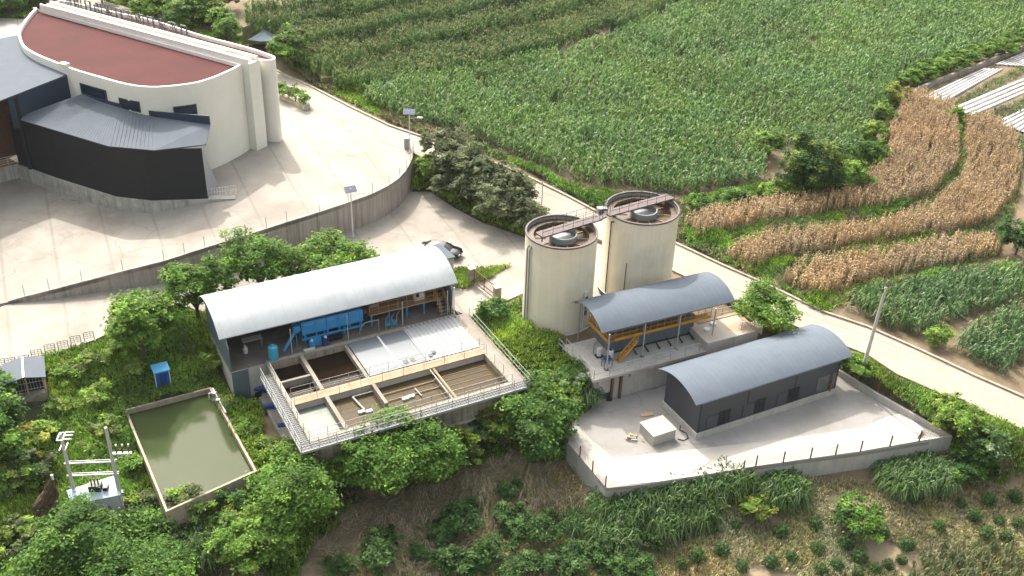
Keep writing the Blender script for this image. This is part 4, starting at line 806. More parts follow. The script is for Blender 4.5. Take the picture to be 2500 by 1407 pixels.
# machine house
ma, mb_ = uv(U, at(1490, 872, GZ)), uv(U, at(1686, 812, GZ))
MU0, MU1, MV0, MV1 = ma[0]+.1, mb_[0], (ma[1]+mb_[1])/2, (ma[1]+mb_[1])/2+2.9
mh = thing('machine_house', 'blue grey steel machine house with ochre catwalk and stair under the canopy', 'machine', U((MU0+MU1)/2, MV0, GZ))
m_ = MB(); m_.box(*ubox(U, MU0, MV0, MU1, MV1, GZ+.25, GZ+2.2))
for u in np.arange(MU0+.1, MU1-.1, .3): m_.box(*ubox(U, u, MV0-.03, u+.1, MV0-.002, GZ+.3, GZ+2.15))
m_.build('body', MT['panel'], mh)
MB().box(*ubox(U, MU0+.15, MV0+.1, MU1-.15, MV1-.1, GZ+.001, GZ+.249)).build('base', MT['black'], mh)
MB().box(*ubox(U, MU0-.1, MV0-.75, MU1+1.3, MV0-.04, GZ+2.0, GZ+2.1)).build('catwalk', MT['ochre'], mh)
MB().box(*ubox(U, MU0-.8, MV0-.75, MU0-.12, MV1+.1, GZ+2.0, GZ+2.1)).build('catwalk', MT['ochre'], mh)
MB().box(*ubox(U, MU0-.1, MV0-.8, MU1+1.3, MV0-.76, GZ+2.0, GZ+2.3)).build('toe_board', MT['yellow'], mh)
MB().box(*ubox(U, MU0-.86, MV0-.8, MU0-.81, MV1+.1, GZ+2.0, GZ+2.35)).build('toe_board', MT['yellow'], mh)
railing(mh, [U(MU1+1.3, MV0-.72, GZ+2.1), U(MU0-.75, MV0-.72, GZ+2.1), U(MU0-.75, MV1, GZ+2.1)], m=MT['yellow'], sp=.75, r=.03, name='catwalk_railing')
s0, s1 = U(MU0+1.75, MV0-.45, GZ+2.05), U(MU0-.1, MV0-1.1, GZ+.05); s0 = U(MU0+1.9, MV0-.95, GZ+2.0); s1 = U(MU0+.1, MV0-.95, GZ+.02)
for dv in (0, -.55): MB().beam(s0+U(0, dv)-U(0, 0), s1+U(0, dv)-U(0, 0), .07, .22).build('stair_stringer', MT['yellow'], mh)
st = MB()
for k in range(9): p = s0+(s1-s0)*(k+.5)/9; st.box(p+U(-.12, -.55)-U(0, 0), U(.24, 0)-U(0, 0), U(0, .55)-U(0, 0), V3(0, 0, .04))
st.build('stair_treads', MT['ochre'], mh); railing(mh, [s0+U(0, -.58)-U(0, 0), s1+U(0, -.58)-U(0, 0)], m=MT['yellow'], sp=.7, r=.028, name='stair_railing', h=.9)
MB().box(*ubox(U, MU0+.3, MV0+.3, MU1-.3, MV1-.3, GZ+2.201, GZ+3.0)).build('upper_casing', MT['steel'], mh)
for u in np.arange(MU0+2.3, MU1-.3, 1.25): MB().tube(U(u, MV0-.05, GZ+.35), U(u, MV0-1.0, GZ+.08), .07, 6).build('outlet_pipe', MT['black'], mh)
p = U(MU0-1.0, MV0+.2, GZ); t = thing('chemical_pump', 'small dark pump with lilac motor left of the canopy machine house', 'pump', p); MB().tube(p+V3(0, 0, .1), p+V3(0, 0, .9), .22, 10).build('motor', MT['purple'], t); MB().cbox(p, .7, .6, .1, A_U).build('base', MT['black'], t); MB().path([p+V3(-.5, .4, 0), p+V3(-.5, .4, 1.2), p+V3(-.1, .5, 1.2)], .06).build('pipe', MT['steel'], t)
p = U(MU0-.25, MV0-.5, GZ); t = thing('white_drum', 'white drum at the corner of the blue grey machine house', 'drum', p); MB().lathe(p, [(.01, p[2]), (.3, p[2]), (.3, p[2]+.9), (.26, p[2]+.95), (.01, p[2]+.95)], 14).build('body', MT['white'], t); MB().tube(p+V3(0, 0, .95), p+V3(0, 0, 1.02), .15, 8).build('lid', MT['pumpblue'], t)
p = U(MU0-1.2, MV0-1.5, GZ); t = thing('pump_skid', 'blue steel pump stand near the left front corner of the platform', 'pump', p)
for dx in (-.4, .4):
    for dy in (-.25, .25): MB().box(U(MU0-1.2+dx, MV0-1.5+dy, GZ), V3(.07, 0, 0), V3(0, .07, 0), V3(0, 0, .75)).build('leg', MT['pumpblue'], t)
MB().box(*ubox(U, MU0-1.7, MV0-1.85, MU0-.7, MV0-1.15, GZ+.75, GZ+.82)).build('top_plate', MT['panel'], t); MB().tube(U(MU0-1.5, MV0-1.5, GZ+1.0), U(MU0-.9, MV0-1.5, GZ+1.0), .18, 10).build('motor', MT['pumpblue'], t)
# low covered tank to the right of the canopy
lt = thing('covered_tank', 'low rectangular concrete tank with a pale stained top right of the canopy', 'tank', U(15, 2, 0)); TZ_ = .45
q = [at(x, y, TZ_) for x, y in [(1686,812),(1739,840),(1852,806),(1788,757)]]; (a0, a1), (b0_, b1_), (c0_, c1_), (d0, d1) = (uv(U, p) for p in q)
TU0, TU1, TVa, TVb = (a0+b0_)/2, (c0_+d0)/2, (b1_+c1_)/2, (a1+d1)/2+.3
MB().box(*ubox(U, TU0, TVa, TU1, TVb, -4.0, TZ_)).build('tank_wall', MT['conc'], lt)
MB().box(*ubox(U, TU0+.01, TVa+.02, TU1-.02, TVb-.02, TZ_+.001, TZ_+.06)).build('top_slab', mat('stained_white_top', (.38, .34, .29), .85, var=.06, scale=.6, stain=(.36, .20, .09), stain_amt=.8, stain_scale=.35), lt)
MB().box(*ubox(U, TU1-.35, TVa-.03, TU1+.05, TVb, TZ_+.062, TZ_+.12)).build('edge_beam', MT['conc_tan'], lt); MB().box(*ubox(U, TU0+1, TVb-.35, TU1-.36, TVb, TZ_+.062, TZ_+.12)).build('edge_beam', MT['conc_tan'], lt)
for du, dv in ((1.2, 2.0), (2.3, 2.6)): MB().lathe(U(TU0+du, TVa+dv), [(.01, TZ_+.061), (.28, TZ_+.061), (.28, TZ_+.22), (.01, TZ_+.24)], 14).build('hatch', MT['white'], lt)
p = U(TU1-1.5, TVa+.7, TZ_+.06); t = thing('valve_stand', 'thin valve stand with a handwheel on the pale tank top', 'valve', p); MB().tube(p, p+V3(0, 0, .9), .03, 5).build('spindle', MT['steel'], t); MB().lathe(p, [(.22, p[2]+.9), (.26, p[2]+.93), (.22, p[2]+.96), (.18, p[2]+.93)], 14, close=True).build('handwheel', MT['steel'], t)
t = thing('tank_railing', 'pale handrail along the back of the covered tank beside the road', 'railing', U(TU1, TVb, TZ_)); railing(t, [U(TU1+.5, TVb+1.0, -.5), U(TU1+.55, TVa+1.3, -.6), ], sp=1.6, r=.035, name='rail', h=1.1); railing(t, [U(TU1-2.5, TVb+.9, -.4), U(TU1+.5, TVb+1.0, -.5)], sp=1.6, r=.035, name='rail', h=1.1)
t = thing('pallet', 'small white slatted frame beside the covered tank near the road', 'pallet', U(TU1+.9, TVa+1.8, -.7)); mb = MB()
for k in range(4): mb.box(*ubox(U, TU1+.25, TVa+1.2+k*.3, TU1+1.5, TVa+1.35+k*.3, -.2, -.12))
mb.build('slat', MT['white'], t); MB().box(*ubox(U, TU1+.2, TVa+1.15, TU1+.3, TVa+2.4, -.32, -.201)).build('bearer', MT['white'], t); MB().box(*ubox(U, TU1+1.4, TVa+1.15, TU1+1.5, TVa+2.4, -1.0, -.201)).build('bearer', MT['white'], t)
o = MB().box(*ubox(U, TU0-.2, TVa-1.3, TU1+2.2, TVa-.002, -4.0, GZ-.35)).build('ledge', MT['conc_tan']); tag(o, 'tan concrete ledge in front of the covered tank behind the dark shed', 'ledge')
# ------------------------------------------------------------------ dark shed in the yard
A_D = math.radians(28.2); D = mkframe(at(1698, 1075, YZ), A_D); DL, DD = 15.87, 5.3
ds = thing('dark_shed', 'long dark grey panel shed with a vaulted blue grey roof in the walled yard', 'building', D(8, 2.6, YZ))
MB().box(*ubox(D, 0, 0, DL, DD, YZ-.3, YZ+.62)).build('plinth', MT['conc'], ds)
z_d = .42
(du0, dv0), (du1, dv1), (du2, dv2) = (uv(D, at(x, y, z_d)) for x, y in ((1700.5, 991), (2082, 869), (1596.5, 904)))
DV0, DV1 = (dv0+dv1)/2, dv2; DR = .85
print('SV', SV0, SV1, 'LS', LS); print('dark shed roof', du0, du1, DV0, DV1, 'canopy', cu0, cu1, CV0, CV1, 'white', su0, su1, SV0, SV1, 'mach', MU0, MU1, MV0, 'plat', ru, PV, 'tank', TU0, TU1, TVa, TVb, 'posts', posts)
barrel(D, du0, du1, DV0, DV1, z_d, DR, seam=.55, seamh=.02).build('roof', MT['blueroof'], ds, smooth=True)
m_ = MB(); i_ = .14; zt_ = lambda v: arc_z(min(max(v, DV0+.05), DV1-.05), DV0, DV1, z_d, DR)-.09
vv = np.linspace(i_, DD-i_, 9); prof = [(i_, YZ+.62)]+[(v, zt_(v)) for v in vv]+[(DD-i_, YZ+.62)]; k = len(prof)
m_.add([D(i_, v, z) for v, z in prof]+[D(DL-i_, v, z) for v, z in prof], [tuple(range(k)), tuple(range(k, 2*k))[::-1]]+[(i, i+1, k+i+1, k+i) for i in range(k-1)]); m_.build('wall', MT['shedwall'], ds)
zlo = YZ+.75
for px0, px1, yb in ((1742,1771,1025),(1833,1858,1000),(1914,1940,973)):
    u0, u1 = uv(D, at(px0, yb+6, zlo))[0], uv(D, at(px1, yb-3, zlo))[0]
    f = MB().box(*ubox(D, u0, i_-.05, u1, i_-.002, zlo, zlo+1.45)).build('window', MT['glass'], ds); MB().box(*ubox(D, u0-.05, i_-.06, u0, i_-.003, zlo-.05, zlo+1.5)).build('frame', MT['black'], f); MB().box(*ubox(D, (u0+u1)/2-.03, i_-.075, (u0+u1)/2+.03, i_-.052, zlo, zlo+1.45)).build('mullion', MT['black'], f)
    MB().box(*ubox(D, u0-1.25, i_-.07, u0-.08, i_-.003, zlo-.02, zlo+1.3)).build('sliding_leaf', MT['shedleaf'], ds)
u0, u1 = DL-2.6, DL-.35
MB().box(*ubox(D, u0, i_-.05, u1, i_-.002, zlo+.1, zlo+1.75)).build('glazed_panel', mat('reflective_panel', (.16, .17, .17), .12, metal=.6, var=.3, scale=1.2), ds); MB().box(*ubox(D, DL-1.0, -.1, DL-.9, -.002, YZ+.62, YZ+2.6)).build('door_post', MT['rust'], ds)
for u in (.2, 5.3, 10.6, DL-.3): MB().box(*ubox(D, u, i_-.04, u+.06, i_-.001, YZ+.63, z_d-.15)).build('trim', MT['black'], ds)
# chamber, junk, hose
kq = [at(x, y, YZ+1.05) for x, y in [(1557,1033),(1601,1063),(1658,1047),(1612,1018)]]; (x0, y0), (x1, y1), (x2, y2), (x3, y3) = (uv(D, p) for p in kq)
ch = thing('concrete_chamber', 'pale square concrete chamber standing in the yard before the dark shed', 'chamber', D(x1, y1, YZ)); KU0, KU1, KV0, KV1 = (x0+x1)/2, (x2+x3)/2, (y1+y2)/2, (y0+y3)/2
MB().box(*ubox(D, KU0, KV0, KU1, KV1, YZ-.1, YZ+.95)).build('body', MT['conc_white'], ch); MB().box(*ubox(D, KU0-.06, KV0-.06, KU1+.06, KV1+.06, YZ+.951, YZ+1.07)).build('lid', MT['conc_white'], ch); MB().box(*ubox(D, KU0+.9, KV0+.9, KU0+1.5, KV0+1.6, YZ+1.071, YZ+1.1)).build('hatch', MT['galv'], ch)
print('chamber', KU0, KU1, KV0, KV1)
dk = at(1548, 1068, YZ+.05); t = thing('debris_pile', 'small pile of timber offcuts and dark scraps beside the pale chamber', 'debris', dk); 
for k in range(9): MB().beam(dk+V3(random.uniform(-.8, .8), random.uniform(-.5, .5), .04+.03*k), dk+V3(random.uniform(-.8, .8), random.uniform(-.5, .5), .05+.03*k), .12, .05).build('plank', MT['wood'] if k % 3 else MT['steel'], t)
dk = at(1580, 1018, YZ+.03); t = thing('timber_board', 'pale boards lying on the yard behind the chamber', 'board', dk)
for k in range(3): MB().beam(dk+V3(-.6, .15*k, .03+.01*k), dk+V3(.6, .3+.15*k, .03+.01*k), .14, .04).build('board', MT['wood'], t)
hp = [at(x, y, YZ+.05) for x, y in [(1660,1050),(1676,1058),(1680,1070),(1668,1076),(1655,1072)]]; t = thing('black_hose', 'black hose curling from the pale chamber to the shed plinth', 'hose', hp[2]); MB().path([np.array(p) for p in [hp[0]+V3(0, 0, .5)]+hp], .045).build('hose', MT['rubber'], t)
gb = at(1470, 968, -3.0); gb[2] = YZ; t = thing('steel_skip', 'dark wheeled steel trolley below the platform corner at the yard edge', 'trolley', gb); MB().cbox(gb+V3(0, 0, .35), 1.7, .9, .5, A_D).build('tray', MT['shedwall'], t)
for dx in (-.6, .6): MB().tube(gb+V3(dx, -.35, .25), gb+V3(dx, -.25, .25), .24, 12).build('wheel', MT['rubber'], t)
MB().path([gb+V3(-.7, 0, .85), gb+V3(-1.0, -.2, 1.35), gb+V3(-1.0, .3, 1.35)], .03).build('handle', MT['steel'], t)
# yard wall and apron
yw = thing('yard_wall', 'low grey concrete wall around the front and right side of the yard', 'wall', at(2100, 1106, YZ)); wz = YZ+.08
wp = [at(x, y, wz) for x, y in [(1378,1043),(1386,1080),(1478,1186),(1600,1177),(1700,1162),(1845,1138),(1978,1120),(2100,1104),(2243,1080),(2324,1071),(2225,1018),(2140,970),(2045,910)]]
hts = [wz, wz-.02, wz-.1, wz, wz, wz, wz+.05, wz+.1, wz+.15, wz+.3, wz+.55, wz+.55, wz+.5]
wp = [V3(p[0], p[1], h) for p, h in zip(wp, hts)]
MB().ribbon_wall(wp, [V3(p[0], p[1], min(p[2]-1, float(SOIL(p[0]+(.0), p[1]-.5))-.8)) for p in wp], .28, side=1).build('wall', MT['conc'], yw)
# bright hump of concrete along the edge of the yard
hm = [at(x, y, YZ+.02) for x, y in [(1396,1052),(1450,1100),(1535,1140),(1690,1128),(1845,1108),(1978,1090),(2100,1072),(2200,1042),(2232,1032)]]; mb = MB(); vs = []; fs = []
ins = [p for p in wp[1:9]]+[wp[9]+V3(-2.2, .6, 0)]
for i, p in enumerate(hm):
    w_ = ins[i] if i < len(ins) else ins[-1]; iv = (p-w_)*[1, 1, 0]; iv /= np.linalg.norm(iv)
    A0 = p+iv*1.6; vs += [V3(A0[0], A0[1], YZ+.004), p+V3(0, 0, .10), p*.55+w_*.45+V3(0, 0, .07), w_+iv*.3-V3(0, 0, .02-.0)]
for i in range(len(hm)-1):
    for j in range(3): a = i*4+j; fs.append((a, a+4, a+5, a+1))
mb.add(vs, fs); struct(mb.build('apron', mat('bright_plaster', (.36, .335, .30), .85, var=.12, scale=1.0, stain=(.24, .225, .20), stain_amt=.5, stain_scale=.5), smooth=True))
yf = thing('mesh_fence', 'brown post and wire mesh fence along the front of the yard wall', 'fence', wp[6]); 
def fence_run(P, sp, par, pm, hgt=1.15):
    tops = []
    for a, b in zip(P[:-1], P[1:]):
        n = max(1, round(np.linalg.norm(b-a)/sp))
        for i in range(n): tops.append(a+(b-a)*i/n)
    tops.append(P[-1])
    for p in tops: MB().box(p-V3(.05, .05, .05), V3(.1, 0, 0), V3(0, .1, 0), V3(0, 0, hgt+.05)).build('post', pm, par)
    mb = MB()
    for a, b in zip(tops[:-1], tops[1:]):
        for h in np.linspace(.12, hgt-.1, 6): mb.tube(a+V3(0, 0, h), b+V3(0, 0, h), .008, 3)
        n = max(2, int(np.linalg.norm(b-a)/.22))
        for i in range(1, n): p = a+(b-a)*i/n; mb.tube(p+V3(0, 0, .1), p+V3(0, 0, hgt-.1), .007, 3)
    mb.build('wire_mesh', MT['rust'], par)
fence_run([wp[4]+V3(4.0, .8, 0), wp[5], wp[6], wp[7], wp[8], wp[9]], 3.0, yf, MT['brownpaint'])
yf2 = thing('side_fence', 'brown post and wire mesh fence along the left side of the yard', 'fence', wp[1]); fence_run([wp[0], wp[1], wp[2]], 2.4, yf2, MT['brownpaint'])
yf3 = thing('verge_fence', 'thin brown wire fence between the yard wall and the grassy road verge', 'fence', wp[11]); fence_run([wp[9], wp[10], wp[11], wp[12], at(2010, 890, -2.4), at(1900, 850, -1.4)], 2.6, yf3, MT['rust'])
# ------------------------------------------------------------------ gate by the tanks
g1, g2 = at(1168, 700, -.05), at(1213, 737, -.15)
for p, lab in ((at(1151, 690, 0), 'far grey stone gate pillar beside the grass triangle'), (g2, 'near grey stone gate pillar at the weedy bank')):
    t = thing('gate_pillar', lab, 'pillar', p, 'gate pillars'); MB().cbox(p-V3(0, 0, .3), .6, .6, 1.95, A_B).build('shaft', MT['stone'], t); MB().cbox(p+V3(0, 0, 1.65), .75, .75, .12, A_B).build('cap', MT['conc_white'], t)
pA, pB = at(1158, 692, .05), at(1206, 730, .0); gt = thing('rusty_gate', 'half open rusty steel gate between the two stone pillars', 'gate', (pA+pB)/2); d = pB-pA; f_ = MB()
for f in (0, .5, 1): f_.beam(pA+d*f+V3(0, 0, .1), pA+d*f+V3(0, 0, 1.6), .08)
for h in (.12, .6, 1.58): f_.beam(pA+V3(0, 0, h), pB+V3(0, 0, h), .07)
f_.build('frame', MT['rust'], gt); b_ = MB()
for f in np.linspace(.04, .96, 22): b_.tube(pA+d*f+V3(0, 0, .1), pA+d*f+V3(0, 0, 1.58), .012, 4)
b_.build('bars', MT['rust'], gt)
# small outbuilding and car behind the white shed
op = at(1075, 640, 0); ob = thing('guard_hut', 'small pale hut with a blue grey lean-to roof behind the white shed', 'hut', op)
rq = [at(x, y, 2.7) for x, y in [(1049,598),(1074,594),(1112,627),(1083,634),]]; rq[0][2] = rq[1][2] = 3.1; rq[0] = at(1030, 606, 3.1); rq[1] = at(1074, 594, 3.1)
MB().add(rq+[p-V3(0, 0, .1) for p in rq], [(0, 1, 2, 3), (7, 6, 5, 4), (0, 4, 5, 1), (1, 5, 6, 2), (2, 6, 7, 3), (3, 7, 4, 0)]).build('roof', MT['blueroof'], ob)
cc = sum(rq)/4; wq = [p+(cc-p)*.12 for p in rq]; wv = [V3(p[0], p[1], -.1) for p in wq]+[p-V3(0, 0, .11) for p in wq]; MB().add(wv, [(0, 1, 5, 4), (1, 2, 6, 5), (2, 3, 7, 6), (3, 0, 4, 7)]).build('wall', MT['conc_white'], ob)
def car(p, ang, label):
    t = thing('parked_car', label, 'car', p); u = V3(math.cos(ang), math.sin(ang), 0); v = V3(-u[1], u[0], 0); P = lambda a, b, c: np.array(p)+u*a+v*b+V3(0, 0, c)
    prof = [(-2.25, .35, .55, .78), (-2.15, .3, .85, .86), (-1.5, .28, .95, .9), (-.9, .28, .98, .91), (0, .28, .97, .91), (.9, .28, .95, .91), (1.7, .28, .86, .88), (2.15, .32, .74, .8), (2.28, .38, .6, .66)]
    def loft(rows, nm, m, par=t):
        mb = MB(); vs = []; k = 8
        for x, zb, zt, hw in rows: vs += [P(x, -hw*.9, zb), P(x, -hw, zb+(zt-zb)*.35), P(x, -hw*.97, zt-(zt-zb)*.12), P(x, -hw*.86, zt), P(x, hw*.86, zt), P(x, hw*.97, zt-(zt-zb)*.12), P(x, hw, zb+(zt-zb)*.35), P(x, hw*.9, zb)]
        fs = [(i*k+j, (i+1)*k+j, (i+1)*k+(j+1) % k, i*k+(j+1) % k) for i in range(len(rows)-1) for j in range(k)]+[tuple(range(k)), tuple(range((len(rows)-1)*k, len(rows)*k))[::-1]]
        mb.add(vs, fs); return mb.build(nm, m, par, smooth=True)
    loft(prof, 'body', MT['carpaint']); loft([(-1.75, .93, .98, .74), (-1.2, .93, 1.3, .72), (-.6, .93, 1.4, .70), (.1, .93, 1.41, .70), (.5, .93, 1.32, .71), (1.2, .93, .96, .76)], 'windows', MT['glass']); loft([(-1.15, 1.305, 1.34, .62), (-.5, 1.38, 1.435, .62), (.1, 1.39, 1.44, .62), (.5, 1.3, 1.35, .61)], 'roof', MT['carpaint'])
    for a in (-1.4, 1.4):
        for s in (-1, 1): wl_ = MB().tube(P(a, s*.72, .32), P(a, s*.92, .32), .33, 16).build('wheel', MT['rubber'], t); MB().tube(P(a, s*.921, .32), P(a, s*.935, .32), .2, 12).build('rim', MT['galv'], wl_)
    for s in (-1, 1): MB().box(P(2.2, s*.6-.16, .58), u*.07, v*.32, V3(0, 0, .13)).build('headlight', MT['galv'], t); MB().box(P(-2.27, s*.62-.14, .7), u*.05, v*.28, V3(0, 0, .12)).build('taillight', MT['rust'], t); MB().box(P(.75, s*.95-.08, .95), u*.12, v*.18, V3(0, 0, .12)).build('mirror', MT['carpaint'], t)
car(at(1076, 623, 0)+V3(0, 0, .02), math.radians(-14), 'black car parked behind the small hut on the pale lot')
# ------------------------------------------------------------------ things on the left slope
def gpt(x, y, dz=0): p = on(x, y, SOIL); return p+V3(0, 0, dz)
p = gpt(398, 938); t = thing('blue_cabin', 'small bright blue cabin box standing in the weeds above the pond', 'cabin', p); cA = A_B
MB().cbox(p-V3(0, 0, .3), 1.15, 1.15, 2.0, cA).build('wall', MT['boxblue'], t); MB().cbox(p+V3(0, 0, 1.7), 1.4, 1.4, .12, cA).build('roof', MT['skyblue'], t)
for s in (-.62, .62): MB().cbox(p+V3(s*math.cos(cA)-.56*-math.sin(cA)*1, s*math.sin(cA)-.6*math.cos(cA), -.2), .07, .07, 1.9, cA).build('corner_post', MT['white'], t)
MB().cbox(p+V3(.62*math.sin(cA), -.62*math.cos(cA), .1), .6, .04, 1.4, cA).build('door', MT['pumpblue'], t)
p = gpt(74, 985)+V3(0, 0, .3); hp_ = thing('barred_hut', 'small hut with barred front and grey pitched sheet roof by the bushes at left', 'hut', p); hA = math.radians(24); hw_, hd = 2.9, 2.6
Hf = mkframe(p-V3(math.cos(hA), math.sin(hA), 0)*hw_/2, hA); hz = p[2]
MB().box(*ubox(Hf, 0, 0, hw_, hd, hz-1.2, hz+.5)).build('base_wall', MT['stone'], hp_)
for q in ((0, 0), (hw_-.1, 0), (0, hd-.1), (hw_-.1, hd-.1), (hw_/2, 0)): MB().box(*ubox(Hf, q[0], q[1], q[0]+.1, q[1]+.1, hz+.5, hz+2.35)).build('post', MT['wood'], hp_)
bb = MB()
for k in np.linspace(.12, hw_-.12, 12): bb.tube(Hf(k, .05, hz+.5), Hf(k, .05, hz+2.3), .022, 4)
for z in (1.1, 1.75): bb.tube(Hf(0, .05, hz+z), Hf(hw_, .05, hz+z), .03, 4)
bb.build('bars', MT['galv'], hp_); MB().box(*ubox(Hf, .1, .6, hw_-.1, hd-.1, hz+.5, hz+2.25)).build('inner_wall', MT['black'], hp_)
rf = MB(); a_ = [Hf(-.25, -.35, hz+2.3), Hf(hw_/2, -.35, hz+2.65), Hf(hw_+.25, -.35, hz+2.3), Hf(-.25, hd+.3, hz+2.3), Hf(hw_/2, hd+.3, hz+2.65), Hf(hw_+.25, hd+.3, hz+2.3)]
rf.add(a_+[q-V3(0, 0, .08) for q in a_], [(0, 1, 4, 3), (1, 2, 5, 4), (6, 9, 10, 7), (7, 10, 11, 8), (0, 6, 7, 1), (1, 7, 8, 2), (3, 4, 10, 9), (4, 5, 11, 10), (0, 3, 9, 6), (2, 8, 11, 5)]); rf.build('roof', MT['greyroof'], hp_); MB().beam(Hf(hw_/2, -.36, hz+2.67), Hf(hw_/2, hd+.31, hz+2.67), .16, .05).build('ridge_cap', MT['white'], hp_)
# crowd barriers along the edge of the lower road
for i, (x, y) in enumerate([(2,893),(28,890),(62,884),(92,870),(124,856),(156,848),(187,836),(219,826)]):
    q = at(x, y+6, 0)
    if i == 0:
        br_ = thing('road_barrier', 'short grey tubular barrier standing at the lower road edge above the weeds', 'barrier', q, 'grey barriers along the lower road'); w_ = .42; ca = V3(math.cos(math.radians(26)), math.sin(math.radians(26)), 0)
        mb = MB(); mb.path([q-ca*w_, q-ca*w_+V3(0, 0, .95), q+ca*w_+V3(0, 0, .95), q+ca*w_], .04, 5).build('frame', MT['galv'], br_); mb = MB()
        for z in (.3, .52, .74): mb.tube(q-ca*w_+V3(0, 0, z), q+ca*w_+V3(0, 0, z), .03, 4)
        for s in (-.14, .14): mb.tube(q+ca*s+V3(0, 0, .3), q+ca*s+V3(0, 0, .95), .02, 4)
        mb.build('rails', MT['galv'], br_)
        bc = MB()
        for s in (-1, 1): bc.beam(q+ca*w_*s+V3(.12, -.25, .02), q+ca*w_*s+V3(-.12, .25, .02), .07, .05)
        bc.build('feet', MT['galv'], br_)
    else: copy_thing(br_, q, rotz=math.radians(random.uniform(-6, 6)))
# steps down through the weeds beside the white shed
sp0, sp1 = gpt(425, 812), gpt(458, 850); t = thing('garden_steps', 'short flight of worn concrete steps in the shade left of the white shed', 'steps', sp0); mb = MB(); zz = max(sp0[2], sp1[2]+1.2)
for k in range(6): c_ = sp0+(sp1-sp0)*k/5; mb.cbox(V3(c_[0], c_[1], c_[2]-.5), 1.5, .34, .62, A_B+.05)
mb.build('tread', MT['conc'], t)
# transformer on an H frame of two poles
hA_ = math.radians(20); pa, pb = gpt(196, 1262), gpt(303, 1258); hfm = thing('transformer_pole', 'two grey poles joined by cross arms carrying a transformer beside the pond', 'utility pole', (pa+pb)/2)
pb = pa+(pb-pa)*(2.9/np.linalg.norm((pb-pa)[:2])) if False else pb; pb[2] = pa[2]; hd_ = (pb-pa)/np.linalg.norm(pb-pa); hn = V3(-hd_[1], hd_[0], 0)
HH = 8.3
for p in (pa, pb): MB().tube(p-V3(0, 0, .5), p+V3(0, 0, HH+(.4 if p is pb else 0)), .17, 10, .12).build('pole', MT['pole'], hfm)
for z, ext in ((2.3, .3), (4.2, .25), (5.4, .25)): MB().beam(pa-hd_*ext+V3(0, 0, z), pb+hd_*ext+V3(0, 0, z), .09, .1).build('cross_arm', MT['white'], hfm); MB().beam(pa-hd_*ext+hn*.25+V3(0, 0, z), pb+hd_*ext+hn*.25+V3(0, 0, z), .05, .06).build('cross_arm', MT['galv'], hfm)
for p, nm in ((pa, 0),):
    f = MB(); q = p+V3(0, 0, HH-.3)
    for z in (0, -1.0): f.beam(q-hn*.45+V3(0, 0, z)-hd_*.2, q+hn*.45+V3(0, 0, z)-hd_*.2, .08); f.beam(q-hn*.45+V3(0, 0, z)+hd_*.2, q+hn*.45+V3(0, 0, z)+hd_*.2, .08)
    for s in (-.45, .45): f.beam(q+hn*s-hd_*.25, q+hn*s+hd_*.25, .07)
    f.build('top_frame', MT['white'], hfm)
    for s in (-.42, .05, .42): MB().tube(q+hn*s+hd_*.25+V3(0, 0, .05), q+hn*s+hd_*.85+V3(0, 0, .05), .06, 6).build('insulator', MT['white'], hfm)
q = pb+V3(0, 0, 6.2); MB().beam(q, q+hd_*1.5+V3(0, 0, 0), .25, .08).build('side_arm', MT['white'], hfm); MB().beam(q+V3(0, 0, -.9), q+hd_*1.1, .05).build('brace', MT['galv'], hfm)
for s in (.4, .85, 1.3): MB().tube(q+hd_*s, q+hd_*s+V3(.05, .05, .65), .06, 6).build('fuse', MT['rust'], hfm); MB().tube(q+hd_*s+V3(.05, .05, .65), q+hd_*s+V3(.05, .05, .8), .07, 6).build('fuse_cap', MT['white'], hfm)
q = pa+hd_*1.65+V3(0, 0, 2.45); tb = MB().cbox(q, .9, .7, .85, math.atan2(hd_[1], hd_[0])).build('transformer_tank', MT['black'], hfm)
for s in (-.25, 0, .25): MB().tube(q+hd_*s+V3(0, 0, .85), q+hd_*s+V3(0, 0, 1.35), .06, 6).build('bushing', MT['brownpaint'], tb)
MB().cbox(q+hd_*.75, .35, .5, .6, math.atan2(hd_[1], hd_[0])).build('radiator', MT['black'], hfm)
for s in (.75, 1.3, 1.85): MB().tube(pa+hd_*s+hn*.25+V3(0, 0, 4.2), pa+hd_*s+hn*.25+V3(0, 0, 3.7), .05, 6).build('insulator', MT['white'], hfm)
# white roofed cabin behind the poles
rq = [at(x, y, -1.4) for x, y in [(163,1200),(281,1163),(293,1200),(172,1225)]]; wc = thing('substation_cabin', 'low white cabin with pale blue sheet roof standing behind the transformer poles', 'cabin', sum(rq)/4-V3(0, 0, 2.4))
rz = [-1.3, -1.3, -1.75, -1.75]; rq = [V3(p[0], p[1], z) for p, z in zip(rq, rz)]
MB().add(rq+[p-V3(0, 0, .09) for p in rq], [(0, 1, 2, 3), (7, 6, 5, 4), (0, 4, 5, 1), (1, 5, 6, 2), (2, 6, 7, 3), (3, 7, 4, 0)]).build('roof', MT['pale'], wc)
cc = sum(rq)/4; wq = [p+(cc-p)*.08 for p in rq]; wv = [V3(p[0], p[1], -4.6) for p in wq]+[p-V3(0, 0, .1) for p in wq]; MB().add(wv, [(0, 1, 5, 4), (1, 2, 6, 5), (2, 3, 7, 6), (3, 0, 4, 7)]).build('wall', MT['purple'], wc); dq = (wv[2]+wv[3])/2; dd = (wv[2]-wv[3])/np.linalg.norm(wv[2]-wv[3])
MB().box(V3(*dq[:2], -4.5)+V3(dd[1], -dd[0], 0)*.03, dd*.9, V3(dd[1], -dd[0], 0)*.04, V3(0, 0, 1.9)).build('door', MT['galv'], wc)
